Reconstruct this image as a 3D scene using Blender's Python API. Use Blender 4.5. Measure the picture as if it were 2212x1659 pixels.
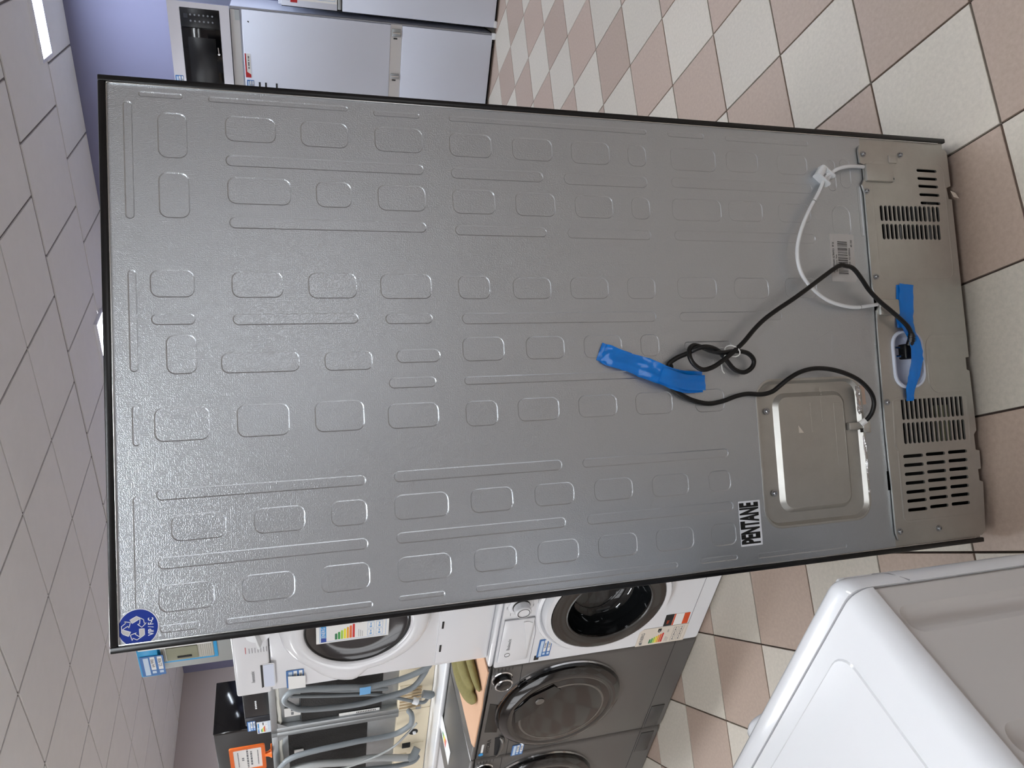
import bpy, bmesh, math, random
from mathutils import Vector, Matrix
from mathutils.geometry import delaunay_2d_cdt
random.seed(7)
PI = math.pi
for o in list(bpy.data.objects):
    bpy.data.objects.remove(o)
SC = bpy.context.scene
COL = SC.collection

# ------------------------------------------------------------------ camera
# fridge back lies in the plane y=0, x to its right, z up; phone held sideways
CAM = Vector((-0.1530, -1.2739, 1.4829))
YAW, PITCH, ROLL, FPX = 0.0674, 0.2937, 0.0385, 1578.045
fwd = Vector((math.sin(YAW)*math.cos(PITCH), math.cos(YAW)*math.cos(PITCH), -math.sin(PITCH)))
rgt0 = Vector((math.cos(YAW), -math.sin(YAW), 0))
dwn0 = fwd.cross(rgt0)
rgt = rgt0*math.cos(ROLL) + dwn0*math.sin(ROLL)
dwn = -rgt0*math.sin(ROLL) + dwn0*math.cos(ROLL)
cd = bpy.data.cameras.new('camera')
cd.sensor_width = 36.0; cd.sensor_fit = 'HORIZONTAL'
cd.lens = FPX/2212.0*36.0
cd.clip_start = 0.05; cd.clip_end = 60
cam = bpy.data.objects.new('camera', cd); COL.objects.link(cam)
M = Matrix.Identity(4)
for i in range(3):
    M[i][0] = dwn[i]; M[i][1] = rgt[i]; M[i][2] = -fwd[i]; M[i][3] = CAM[i]
cam.matrix_world = M
SC.camera = cam

# ------------------------------------------------------------------ world, exposure, daylight
w = bpy.data.worlds.new('overcast_sky'); SC.world = w; w.use_nodes = True
w.node_tree.nodes['Background'].inputs[0].default_value = (0.80, 0.87, 1.0, 1)
w.node_tree.nodes['Background'].inputs[1].default_value = 1.0
SC.view_settings.view_transform = 'Standard'
SC.view_settings.look = 'None'
SC.view_settings.exposure = 0.93
SC.view_settings.gamma = 1.0
SC.view_settings.use_curve_mapping = False
TH = math.radians(-38.2)                       # the room is turned against the fridge
EV = Vector((math.cos(TH), math.sin(TH), 0)); NV = Vector((-math.sin(TH), math.cos(TH), 0))
def W(e, n, z=0.0): return EV*e + NV*n + Vector((0, 0, z))
LED_STRENGTH = 23.0
DAY_POWER = 12.5
ROOM = dict(e0=-7.45, e1=5.6, n0=-4.0, n1=4.92, h=2.84)
WINS = [(-6.4, -4.2), (-3.6, -1.4), (3.6, 5.3)]          # shop windows behind the camera; the last is added to brighten the fridge back
for a, b in WINS:  # daylight for each window, the added one included
    ld = bpy.data.lights.new('window_daylight', 'AREA'); ld.shape = 'RECTANGLE'
    ld.size = b-a; ld.size_y = 1.9; ld.energy = DAY_POWER*(b-a)/2.2; ld.color = (1.0, 0.95, 0.87)
    lo = bpy.data.objects.new('window_daylight', ld); COL.objects.link(lo)
    lo.matrix_world = Matrix.Translation(W((a+b)/2, ROOM['n0']-0.02, 1.45)) @ Matrix.Rotation(TH, 4, 'Z') @ Matrix.Rotation(PI/2, 4, 'X')

# ------------------------------------------------------------------ measured tables (metres)
EMB=[(0.4304,1.6702,0.0095,0.0672,0.0047),(0.4296,1.4834,0.0099,0.2294,0.0049),(0.4254,1.2834,0.0103,0.0836,0.005),(0.4253,0.9874,0.0109,0.4021,0.0053),(0.4246,0.6983,0.0116,0.0835,0.0057),(0.4243,0.5053,0.0121,0.2048,0.0059),(0.3197,1.7199,0.1953,0.0141,0.0069),(0.0571,1.7192,0.1646,0.0133,0.0065),(-0.1103,1.7188,0.0641,0.0116,0.0057),(-0.3094,1.7192,0.179,0.0144,0.0071),(0.3637,1.6539,0.0766,0.0454,0.014),(0.3814,1.5322,0.0444,0.0815,0.014),(0.3802,1.4108,0.0457,0.0812,0.014),(0.379,1.2818,0.0461,0.0865,0.014),(0.3765,1.1497,0.0452,0.0806,0.014),(0.3758,1.0296,0.0441,0.081,0.014),(0.3757,0.9108,0.0452,0.0813,0.014),(0.3754,0.8115,0.0438,0.0405,0.014),(0.3744,0.6856,0.0483,0.1039,0.014),(0.3756,0.571,0.0444,0.0769,0.014),(0.3762,0.4484,0.044,0.0759,0.014),(0.3261,1.4064,0.0198,0.3348,0.0097),(0.3231,1.1002,0.0212,0.1789,0.0104),(0.3228,0.881,0.024,0.1775,0.0118),(0.3253,0.5709,0.0216,0.338,0.0106),(0.2633,1.6539,0.0762,0.0468,0.014),(0.2752,1.5214,0.0467,0.1022,0.014),(0.2742,1.3992,0.046,0.0607,0.014),(0.2724,1.2812,0.0473,0.086,0.014),(0.2707,1.149,0.0464,0.0811,0.014),(0.2697,1.0299,0.0459,0.0797,0.014),(0.2691,0.9106,0.0447,0.08,0.014),(0.2697,0.8112,0.0447,0.0409,0.014),(0.2703,0.6857,0.0454,0.113,0.014),(0.2716,0.572,0.0434,0.0821,0.014),(0.2712,0.4522,0.041,0.0824,0.014),(0.2202,1.4053,0.0196,0.3319,0.0096),(0.2168,1.0989,0.0192,0.1773,0.0094),(0.2161,0.8808,0.02,0.1768,0.0098),(0.2172,0.5729,0.0213,0.3367,0.0104),(0.1171,1.6603,0.0456,0.0669,0.014),(0.1155,1.5299,0.0446,0.0819,0.014),(0.1143,1.4076,0.0451,0.0817,0.014),(0.1131,1.2812,0.0452,0.0914,0.014),(0.1116,1.1575,0.0438,0.0598,0.014),(0.11,1.0466,0.0414,0.0754,0.014),(0.1104,0.9311,0.042,0.0792,0.014),(0.1107,0.8219,0.0434,0.0609,0.014),(0.1114,0.6986,0.0435,0.0891,0.014),(0.1108,0.5724,0.0432,0.0826,0.014),(0.1114,0.4518,0.0433,0.0796,0.014),(0.0588,1.6603,0.0188,0.0661,0.0092),(0.0573,1.4687,0.0193,0.2044,0.0095),(0.0556,1.2788,0.0193,0.0839,0.0095),(0.0544,0.9888,0.021,0.3896,0.0103),(0.0533,0.6236,0.0189,0.2391,0.0093),(0.0014,1.6497,0.0645,0.0463,0.014),(-0.0147,1.5291,0.0347,0.1235,0.0121),(-0.0163,1.3864,0.0331,0.0808,0.0116),(-0.0109,1.2655,0.0243,0.0788,0.0119),(-0.0014,1.1464,0.0443,0.0788,0.014),(-0.0017,1.0278,0.0432,0.0765,0.014),(-0.0021,0.9115,0.0444,0.0789,0.014),(-0.0019,0.8123,0.0439,0.0408,0.014),(-0.0039,0.684,0.0148,0.1073,0.0073),(-0.0575,1.278,0.0195,0.084,0.0096),(-0.0581,0.9881,0.0156,0.3949,0.0076),(-0.1106,1.6518,0.0552,0.0824,0.014),(-0.1108,1.5283,0.0542,0.0828,0.014),(-0.11,1.4052,0.0527,0.0824,0.014),(-0.1153,1.2795,0.0441,0.0901,0.014),(-0.1176,1.1562,0.0462,0.06,0.014),(-0.1152,1.0481,0.043,0.0808,0.014),(-0.1145,0.9299,0.0423,0.0793,0.014),(-0.1146,0.8118,0.0434,0.0803,0.014),(-0.1147,0.6896,0.0458,0.0666,0.014),(-0.2213,1.5295,0.018,0.3267,0.0088),(-0.2198,1.1637,0.0197,0.3104,0.0097),(-0.2203,0.8125,0.0176,0.3127,0.0086),(-0.2752,1.6317,0.0423,0.0818,0.014),(-0.2752,1.5084,0.0421,0.0807,0.014),(-0.2744,1.3965,0.0433,0.0603,0.014),(-0.2728,1.273,0.0438,0.0957,0.014),(-0.2728,1.1463,0.0433,0.079,0.014),(-0.2725,1.0274,0.0412,0.0778,0.014),(-0.2728,0.9089,0.0413,0.0795,0.014),(-0.2742,0.7892,0.0424,0.0795,0.014),(-0.2743,0.6807,0.0415,0.0493,0.014),(-0.3281,1.5299,0.0193,0.3257,0.0095),(-0.3248,1.1641,0.0195,0.3115,0.0096),(-0.3252,0.8103,0.0192,0.313,0.0094),(-0.383,1.6525,0.0431,0.0822,0.014),(-0.3817,1.5293,0.0444,0.0823,0.014),(-0.3809,1.407,0.0449,0.0811,0.014),(-0.3789,1.2731,0.044,0.0943,0.014),(-0.3776,1.146,0.0412,0.0795,0.014),(-0.3764,1.0267,0.0415,0.0806,0.014),(-0.3773,0.9078,0.0426,0.0805,0.014),(-0.3774,0.7877,0.0428,0.0816,0.014),(-0.3789,0.6807,0.0437,0.0568,0.014),(-0.4293,1.6631,0.0128,0.0588,0.0063),(-0.4297,1.4803,0.0104,0.233,0.0051),(-0.4266,1.2802,0.0094,0.0812,0.0046),(-0.4264,0.9851,0.0116,0.3996,0.0057),(-0.4254,0.695,0.0106,0.0838,0.0052),(-0.4285,0.4999,0.011,0.2156,0.0054),(0.3576,0.3493,0.0699,0.0228,0.0112),(0.3634,0.3129,0.0662,0.0292,0.0143),(0.2562,0.3338,0.0734,0.0483,0.0237),(0.2814,0.2812,0.1136,0.0097,0.0048)]
CORD=[(-0.1786,-0.006,0.3329),(-0.1704,-0.014,0.325),(-0.1564,-0.02,0.317),(-0.1354,-0.024,0.3137),(-0.1138,-0.028,0.3245),(-0.0907,-0.03,0.3499),(-0.0751,-0.03,0.381),(-0.0641,-0.028,0.4185),(-0.0608,-0.026,0.4564),(-0.0663,-0.024,0.4891),(-0.0783,-0.02,0.5151),(-0.0922,-0.015,0.5348),(-0.1035,-0.01,0.5509),(-0.108,-0.008,0.575),(-0.1057,-0.006,0.6059),(-0.1092,-0.006,0.633),(-0.118,-0.006,0.6656),(-0.1212,-0.006,0.6972),(-0.1144,-0.008,0.7288),(-0.1035,-0.01,0.7545),(-0.091,-0.01,0.7737),(-0.0751,-0.006,0.7793),(-0.0597,-0.005,0.7785),(-0.0464,-0.006,0.7729),(-0.0393,-0.008,0.7773),(-0.0291,-0.012,0.7623),(-0.0217,-0.018,0.7424),(-0.0147,-0.03,0.7294),(-0.0114,-0.034,0.7094),(-0.0174,-0.024,0.6795),(-0.0325,-0.012,0.6561),(-0.0549,-0.012,0.637),(-0.0624,-0.014,0.6159),(-0.0531,-0.016,0.5978),(-0.0383,-0.018,0.594),(-0.0248,-0.022,0.6103),(-0.0208,-0.028,0.6408),(-0.0236,-0.03,0.6707),(-0.0188,-0.022,0.6915),(-0.01,-0.018,0.7107),(-0.0063,-0.018,0.7278),(-0.0172,-0.024,0.7418),(-0.0388,-0.03,0.7413),(-0.0548,-0.032,0.723),(-0.0521,-0.034,0.7),(-0.0381,-0.036,0.674),(-0.0208,-0.038,0.6494),(-0.0035,-0.036,0.6256),(0.0203,-0.034,0.599),(0.0399,-0.036,0.5753),(0.0592,-0.04,0.5451),(0.079,-0.042,0.509),(0.1013,-0.042,0.4705),(0.1473,-0.04,0.3919),(0.1501,-0.038,0.3672),(0.1446,-0.036,0.3465),(0.1247,-0.034,0.3271),(0.1009,-0.03,0.3061),(0.0782,-0.026,0.2781),(0.0545,-0.026,0.2469),(0.0318,-0.027,0.2196),(0.0177,-0.027,0.2068),(0.004,-0.025,0.2001)]
TUBE=[(0.3788,-0.004,0.2632),(0.3762,-0.012,0.2953),(0.3715,-0.018,0.3254),(0.3653,-0.018,0.3477),(0.3569,-0.014,0.3631),(0.3468,-0.012,0.3779),(0.3169,-0.012,0.3951),(0.2687,-0.018,0.4328),(0.2226,-0.022,0.4601),(0.1789,-0.024,0.474),(0.1373,-0.024,0.4679),(0.1069,-0.022,0.4431),(0.0833,-0.018,0.4064),(0.0717,-0.016,0.3696),(0.0672,-0.012,0.3261),(0.0715,-0.009,0.2866),(0.0755,-0.003,0.2559)]
SLOT=[(0.3777,0.0946,0.0065,0.0568),(0.3594,0.0945,0.0065,0.0557),(0.3417,0.0938,0.0065,0.056),(0.3225,0.093,0.0065,0.0564),(0.3034,0.092,0.0065,0.0563),(0.2763,0.2309,0.0349,0.008),(0.2354,0.2296,0.0349,0.008),(0.2765,0.2192,0.035,0.0081),(0.2356,0.2181,0.0348,0.008),(0.2767,0.2074,0.035,0.0081),(0.2357,0.2066,0.0348,0.0081),(0.2769,0.1956,0.035,0.0081),(0.2359,0.195,0.0348,0.0081),(0.277,0.1837,0.035,0.0081),(0.236,0.1833,0.0348,0.0082),(0.2772,0.1717,0.035,0.0082),(0.2361,0.1716,0.0348,0.0082),(0.2774,0.1597,0.035,0.0082),(0.2363,0.1599,0.0347,0.0082),(0.2775,0.1477,0.0351,0.0083),(0.2364,0.1481,0.0348,0.0082),(0.2777,0.1356,0.0351,0.0083),(0.2366,0.1362,0.0347,0.0083),(0.278,0.1234,0.0351,0.0083),(0.2366,0.1244,0.0347,0.0083),(0.2781,0.1112,0.0351,0.0084),(0.2368,0.1124,0.0346,0.0083),(0.2782,0.0989,0.0351,0.0084),(0.2369,0.1004,0.0347,0.0083),(0.2784,0.0866,0.0351,0.0084),(0.2371,0.0884,0.0346,0.0084),(0.2787,0.0743,0.0351,0.0085),(0.2372,0.0763,0.0346,0.0084),(-0.155,0.2221,0.0455,0.0078),(-0.2065,0.2226,0.0462,0.0078),(-0.155,0.2101,0.0455,0.0079),(-0.2065,0.2105,0.0462,0.0078),(-0.1548,0.1978,0.0455,0.0079),(-0.2065,0.1983,0.0462,0.0079),(-0.1548,0.1857,0.0455,0.008),(-0.2066,0.1861,0.0461,0.008),(-0.1548,0.1734,0.0456,0.008),(-0.2066,0.1739,0.0461,0.0079),(-0.1547,0.1611,0.0455,0.008),(-0.2066,0.1615,0.0461,0.008),(-0.1547,0.1487,0.0455,0.0081),(-0.2066,0.1491,0.046,0.008),(-0.1547,0.1363,0.0456,0.0081),(-0.2066,0.1366,0.046,0.0081),(-0.1547,0.1239,0.0455,0.0081),(-0.2066,0.1242,0.046,0.0081),(-0.1546,0.1114,0.0456,0.0081),(-0.2067,0.1116,0.0459,0.0081),(-0.1546,0.0988,0.0456,0.0082),(-0.2067,0.099,0.0459,0.0082),(-0.1546,0.0861,0.0457,0.0082),(-0.2066,0.0863,0.0458,0.0083),(-0.1545,0.0735,0.0456,0.0083),(-0.2067,0.0736,0.0457,0.0082),(-0.1545,0.0606,0.0456,0.0083),(-0.2067,0.0609,0.0457,0.0083),(-0.2558,0.2064,0.0072,0.0534),(-0.2552,0.1456,0.0072,0.0527),(-0.2545,0.0837,0.0073,0.0536),(-0.2749,0.2066,0.0072,0.0531),(-0.2741,0.146,0.0072,0.0524),(-0.2734,0.0845,0.0073,0.0532),(-0.2939,0.2067,0.0071,0.0529),(-0.2929,0.1464,0.0072,0.0521),(-0.2923,0.0853,0.0073,0.0528),(-0.313,0.2069,0.0071,0.0526),(-0.3117,0.1469,0.0072,0.0516),(-0.311,0.0861,0.0072,0.0524),(-0.3321,0.2071,0.0071,0.0523),(-0.3304,0.1473,0.0072,0.0513),(-0.3297,0.0869,0.0073,0.0521),(-0.351,0.2072,0.0071,0.052),(-0.3492,0.1478,0.0071,0.051),(-0.3485,0.0877,0.0073,0.0517),(-0.37,0.2073,0.0071,0.0517),(-0.3679,0.1482,0.0071,0.0505),(-0.3671,0.0885,0.0072,0.0513)]
COVER=[(0.4263,0.2722),(0.4294,0.037),(0.4233,0.031),(0.3455,0.0294),(0.3405,0.0419),(0.3154,0.0387),(0.3142,0.0295),(0.0036,0.0255),(0.0094,0.0256),(-0.0458,0.0253),(-0.0472,0.0348),(-0.0739,0.0349),(-0.0772,0.0273),(-0.2102,0.0241),(-0.2191,0.0324),(-0.2533,0.0316),(-0.2555,0.021),(-0.2956,0.0221),(-0.2966,0.0303),(-0.3213,0.0295),(-0.3252,0.0195),(-0.432,0.0265),(-0.4411,0.0381),(-0.431,0.2644),(-0.415,0.2699),(-0.3329,0.2697),(-0.2797,0.2711),(-0.1906,0.2721),(0.0134,0.2696),(0.0609,0.2679),(0.0721,0.2606),(0.1114,0.2726),(0.321,0.2708),(0.3393,0.2767),(0.3526,0.2684),(0.3841,0.2684),(0.3866,0.2767),(0.4152,0.2788),(0.4269,0.2741)]
TRAY=[(-0.0455,0.2389),(-0.0478,0.1535),(0.0163,0.1905),(-0.1101,0.2014)]
UEMB=[(-0.1152,0.1406),(0.0017,0.1246),(0.0002,0.0377),(-0.1219,0.049)]
BIGREC=[(0.3403,0.2543),(0.4059,0.0201),(0.1322,0.0539),(0.134,0.2496),(0.1298,0.2345),(0.3186,0.2601)]
TABR=[(0.3843,0.265),(0.3866,0.1915),(0.3472,0.1942),(0.3439,0.2711)]
LEFTREC=[(-0.1263,0.2407),(-0.1281,0.0498),(-0.2491,0.0491),(-0.237,0.244),(-0.3887,0.0667),(-0.3852,0.2425),(-0.2395,0.2517)]
EBOX=[(-0.2178,0.5795),(-0.2337,0.3262),(-0.082,0.4408),(-0.3756,0.4534)]
EINNER=[(-0.2203,0.5402),(-0.2314,0.3617),(-0.1072,0.4399),(-0.3511,0.4532)]
SCREWS=[(-0.1425,0.556),(-0.3087,0.5532),(0.4069,0.2669),(0.4104,0.1655),(0.3241,0.266),(0.1348,0.2621),(-0.1376,0.2629),(-0.4121,0.2598),(-0.415,0.1555),(0.3531,0.195)]
TAPE1=[(-0.0152,-0.004,0.9142),(-0.0261,-0.01,0.8893),(-0.0381,-0.008,0.8542),(-0.0511,-0.016,0.8239),(-0.0656,-0.022,0.7925),(-0.0759,-0.012,0.7514),(-0.0777,-0.006,0.7065)]
TAPE2=[(0.1181,-0.009,0.1843),(0.0812,-0.009,0.1886),(0.0402,-0.01,0.1943),(0.0128,-0.016,0.1934),(-0.0179,-0.026,0.1921),(-0.048,-0.026,0.1919),(-0.0822,-0.019,0.1963),(-0.1116,-0.013,0.2024),(-0.1374,-0.009,0.2038)]
PLUGPTS=[(0.0112,-0.012,0.1894),(-0.0153,-0.004,0.1863),(-0.0142,-0.0,0.2126),(-0.0186,-0.0,0.2207),(-0.0313,-0.0,0.2032)]
STICK=[(-0.4223,1.7224),(-0.4186,1.7506),(-0.426,1.6944),(-0.3928,1.7217),(-0.4517,1.723)]
PENT=[(-0.3183,0.6435),(-0.3187,0.5943),(-0.4068,0.5939),(-0.4066,0.6419)]
BARC=[(0.2299,0.3688),(0.228,0.3061),(0.1238,0.3098),(0.1255,0.3723)]
TRI=[(-0.0025,0.4328),(0.0202,0.3837),(-0.027,0.3886)]
PIECES=[(-0.0984,0.3294),(-0.099,0.3142),(-0.1393,0.3128),(-0.1409,0.3304),(-0.1761,0.4867),(-0.1911,0.4745),(-0.1904,0.4864),(-0.1011,0.3369),(-0.1576,0.334)]
CONN=[(-0.1767,-0.004,0.3396),(-0.1731,-0.012,0.3268),(-0.1801,0,0.3562),(-0.1934,0,0.3288),(-0.1881,0,0.3174)]
CLIP=[(0.3544,-0.012,0.3956),(0.3733,-0.012,0.3806),(0.3565,-0.012,0.3509),(0.3378,-0.012,0.3612),(0.3523,-0.02,0.3796)]
LOGO_FILL=[[(-0.409,1.7337),(-0.4045,1.7246),(-0.4075,1.7195),(-0.4092,1.7208),(-0.4145,1.7308)],[(-0.4242,1.7209),(-0.4246,1.714),(-0.4335,1.7138),(-0.4351,1.7158),(-0.4363,1.7205)],[(-0.4228,1.7457),(-0.4226,1.7433),(-0.4274,1.7332),(-0.4333,1.7363),(-0.4295,1.7435),(-0.4265,1.7457)]]
LOGO_LINE=[[(-0.409,1.7337),(-0.4045,1.7246),(-0.4075,1.7195),(-0.4105,1.7148),(-0.4162,1.7138),(-0.4161,1.711),(-0.422,1.7174),(-0.4169,1.7231),(-0.4163,1.7203),(-0.4075,1.7195),(-0.4092,1.7208),(-0.4145,1.7308),(-0.409,1.7337)],[(-0.4242,1.7209),(-0.4246,1.714),(-0.4335,1.7138),(-0.4351,1.7158),(-0.4402,1.7245),(-0.4371,1.73),(-0.44,1.7313),(-0.432,1.7337),(-0.4294,1.7255),(-0.4313,1.7269),(-0.4363,1.7205),(-0.4242,1.7209)],[(-0.4228,1.7457),(-0.4176,1.7458),(-0.4129,1.7397),(-0.4105,1.7414),(-0.4128,1.7331),(-0.4209,1.7354),(-0.4179,1.7368),(-0.4224,1.7446),(-0.4274,1.7332),(-0.4333,1.7363),(-0.4295,1.7435),(-0.4265,1.7457),(-0.4228,1.7457)]]
LOGO_TXT=[(-0.4389,1.7039),(-0.4057,1.7031),(-0.422,1.7087)]
GLOVE1=[(-1.9024,0.6736,0.885),(-1.8987,0.6107,0.885),(-1.8736,0.5307,0.882),(-1.8102,0.4473,0.876)]
GLOVE2=[(-1.7244,0.5521,0.885),(-1.7216,0.4998,0.886),(-1.7253,0.4526,0.882),(-1.7224,0.4189,0.876)]
GLOVE3=[(-1.7958,0.6043,0.885),(-1.8036,0.5275,0.886),(-1.8059,0.4786,0.882)]
FLATLABEL=[(-2.5709,0.8716,0.853),(-2.5536,0.6737,0.853),(-2.6688,0.6783,0.853),(-2.6688,0.8659,0.853)]

# ------------------------------------------------------------------ materials
def lin(c):
    return tuple(((v/255.0+0.055)/1.055)**2.4 if v/255.0 > 0.04045 else v/255.0/12.92 for v in c)
MATS = {}
def mat(name, rgb, rough=0.5, metal=0.0, spec=0.5, coat=0.0, alpha=1.0, trans=0.0, var=0.0, vscale=40.0,
        bump=None, emit=None, rnd=0.0, ior=1.45):
    m = bpy.data.materials.new(name); m.use_nodes = True
    nt = m.node_tree; b = nt.nodes['Principled BSDF']
    c = lin(rgb)+(1,)
    b.inputs['Base Color'].default_value = c
    b.inputs['Roughness'].default_value = rough
    b.inputs['Metallic'].default_value = metal
    b.inputs['Specular IOR Level'].default_value = spec
    b.inputs['Coat Weight'].default_value = coat
    b.inputs['Coat Roughness'].default_value = 0.05
    b.inputs['Alpha'].default_value = alpha
    b.inputs['Transmission Weight'].default_value = trans
    b.inputs['IOR'].default_value = ior
    if emit:
        b.inputs['Emission Color'].default_value = tuple(emit[0])+(1,)
        b.inputs['Emission Strength'].default_value = emit[1]
    tc = None
    if var or bump:
        tc = nt.nodes.new('ShaderNodeTexCoord')
    last = None
    if var:
        nz = nt.nodes.new('ShaderNodeTexNoise'); nz.inputs['Scale'].default_value = vscale
        nz.inputs['Detail'].default_value = 6; nz.inputs['Roughness'].default_value = 0.7
        nt.links.new(tc.outputs['Object'], nz.inputs['Vector'])
        mr = nt.nodes.new('ShaderNodeMapRange')
        mr.inputs['From Min'].default_value = 0.3; mr.inputs['From Max'].default_value = 0.7
        mr.inputs['To Min'].default_value = 1-var; mr.inputs['To Max'].default_value = 1+var
        nt.links.new(nz.outputs['Fac'], mr.inputs['Value'])
        last = mr.outputs['Result']
    if rnd:
        oi = nt.nodes.new('ShaderNodeObjectInfo')
        mr2 = nt.nodes.new('ShaderNodeMapRange')
        mr2.inputs['To Min'].default_value = 1-rnd; mr2.inputs['To Max'].default_value = 1+rnd
        nt.links.new(oi.outputs['Random'], mr2.inputs['Value'])
        if last:
            mu = nt.nodes.new('ShaderNodeMath'); mu.operation = 'MULTIPLY'
            nt.links.new(last, mu.inputs[0]); nt.links.new(mr2.outputs['Result'], mu.inputs[1])
            last = mu.outputs[0]
        else:
            last = mr2.outputs['Result']
    if last:
        vm = nt.nodes.new('ShaderNodeVectorMath'); vm.operation = 'SCALE'
        vm.inputs[0].default_value = c[:3]
        nt.links.new(last, vm.inputs['Scale'])
        nt.links.new(vm.outputs[0], b.inputs['Base Color'])
    if bump:
        kind, scale, dist, strength = bump
        nz = nt.nodes.new('ShaderNodeTexNoise'); nz.inputs['Scale'].default_value = scale
        nz.inputs['Detail'].default_value = 0.6 if kind == 'worm' else 3
        nt.links.new(tc.outputs['Object'], nz.inputs['Vector'])
        h = nz.outputs['Fac']
        if kind == 'worm':
            s = nt.nodes.new('ShaderNodeMath'); s.operation = 'SUBTRACT'; s.inputs[1].default_value = 0.5
            a = nt.nodes.new('ShaderNodeMath'); a.operation = 'ABSOLUTE'
            r = nt.nodes.new('ShaderNodeMapRange'); r.interpolation_type = 'SMOOTHSTEP'
            r.inputs['From Min'].default_value = 0.0; r.inputs['From Max'].default_value = 0.10
            r.inputs['To Min'].default_value = 1.0; r.inputs['To Max'].default_value = 0.0
            nt.links.new(h, s.inputs[0]); nt.links.new(s.outputs[0], a.inputs[0]); nt.links.new(a.outputs[0], r.inputs['Value'])
            h = r.outputs['Result']
        bp = nt.nodes.new('ShaderNodeBump'); bp.inputs['Distance'].default_value = dist
        bp.inputs['Strength'].default_value = strength
        nt.links.new(h, bp.inputs['Height']); nt.links.new(bp.outputs['Normal'], b.inputs['Normal'])
    MATS[name] = m
    return m

mat('steel_sheet', (190, 195, 200), 0.36, 0.9, bump=('worm', 300, 0.0004, 0.34))
mat('steel_cover', (188, 187, 182), 0.42, 0.9, var=0.05, vscale=25)
mat('steel_bright', (205, 207, 207), 0.25, 1.0)
mat('screw_steel', (170, 172, 175), 0.3, 1.0)
mat('black_paint', (14, 14, 16), 0.28, 0.0, 0.5)
mat('black_rubber', (11, 11, 12), 0.36, 0.0, 0.5)
mat('black_plastic', (18, 18, 20), 0.4)
mat('cavity_dark', (10, 10, 11), 0.8)
mat('compressor_black', (24, 24, 25), 0.5)
mat('board_green', (150, 155, 120), 0.6)
mat('white_plastic', (226, 228, 230), 0.35)
mat('tray_white', (205, 212, 228), 0.45)
mat('tape_blue', (10, 126, 222), 0.14, spec=0.6, alpha=0.86)
mat('tape_light_blue', (110, 170, 220), 0.35)
mat('paper_white', (226, 226, 224), 0.6)
mat('paper_grey', (186, 184, 182), 0.65)
mat('paper_cream', (214, 205, 192), 0.65)
mat('paper_pink', (190, 165, 148), 0.7)
mat('print_black', (12, 12, 13), 0.5)
mat('print_grey', (110, 112, 115), 0.6)
mat('print_red', (190, 70, 70), 0.6)
mat('sticker_blue', (13, 50, 148), 0.35)
mat('sticker_white', (228, 230, 236), 0.4)
mat('sticker_grey', (203, 200, 200), 0.4)
mat('foil', (220, 220, 222), 0.25, 1.0, bump=('n', 300, 0.002, 0.8))
mat('tag_blue', (62, 110, 170), 0.45)
mat('tag_pale', (190, 208, 225), 0.45)
mat('tag_red', (175, 24, 30), 0.45)
mat('orange_red', (205, 75, 28), 0.45)
for nm, c in (('a', (24, 110, 66)), ('b', (58, 150, 74)), ('c', (160, 200, 66)), ('d', (232, 222, 50)), ('e', (232, 165, 55)), ('f', (220, 100, 40)), ('g', (198, 40, 34))):
    mat('rating_'+nm, c, 0.5)
mat('eu_blue', (24, 62, 150), 0.5)
mat('header_blue', (52, 142, 204), 0.5)
mat('line_blue', (110, 160, 210), 0.5)
# the room
mat('grout', (66, 54, 48), 0.9)
mat('tile_light', (186, 178, 166), 0.42, var=0.10, vscale=90, rnd=0.05, bump=('n', 60, 0.0006, 0.35))
mat('tile_pink', (165, 146, 133), 0.42, var=0.10, vscale=90, rnd=0.06, bump=('n', 60, 0.0006, 0.35))
mat('ceiling_tile', (236, 234, 231), 0.95, var=0.02, vscale=8)
mat('ceiling_grid', (122, 116, 113), 0.9)
mat('wall_lavender', (126, 126, 153), 0.9, var=0.015, vscale=3)
mat('wall_taupe', (194, 184, 179), 0.9, var=0.015, vscale=3)
mat('lamp_diffuser_cool', (255, 255, 255), 0.5, emit=((0.80, 0.88, 1.0), LED_STRENGTH))
mat('lamp_diffuser', (255, 255, 255), 0.5, emit=((0.91, 0.955, 1.0), LED_STRENGTH))
mat('lamp_frame', (225, 225, 232), 0.4)
mat('window_frame', (205, 205, 205), 0.5)
# appliances
mat('appliance_white', (219, 220, 223), 0.16, spec=0.5, coat=0.5)
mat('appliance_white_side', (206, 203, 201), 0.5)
mat('appliance_grey', (104, 102, 100), 0.32, 0.55, var=0.02, vscale=200)
mat('appliance_grey_dark', (80, 79, 78), 0.35, 0.5)
mat('fridge_white', (206, 210, 222), 0.45)
mat('gap_dark', (22, 22, 24), 0.7)
mat('seam_grey', (140, 140, 144), 0.6)
mat('chrome', (225, 226, 228), 0.1, 1.0)
mat('ring_black', (16, 15, 15), 0.12, coat=0.5)
mat('ring_smoke', (24, 19, 17), 0.12, coat=0.25)
mat('bowl_glass', (20, 22, 24), 0.06, spec=0.5, coat=0.2)
mat('window_dark', (40, 38, 40), 0.14, coat=0.4)
mat('drum_steel', (120, 118, 115), 0.3, 0.9)
mat('glass_black', (9, 9, 11), 0.08, spec=0.6)
mat('panel_black', (18, 19, 22), 0.25)
mat('stainless', (200, 200, 208), 0.28, 1.0)
mat('zinc', (168, 172, 174), 0.38, 0.85, var=0.06, vscale=20)
mat('bitumen', (30, 29, 28), 0.75, bump=('n', 120, 0.004, 0.8), var=0.25, vscale=60)
mat('cream_plastic', (214, 202, 176), 0.5)
mat('cream_dark', (168, 146, 112), 0.6)
mat('hose_grey', (122, 128, 132), 0.42)
mat('hose_light', (165, 168, 168), 0.42)
mat('foam_white', (222, 222, 214), 0.8)
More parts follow.
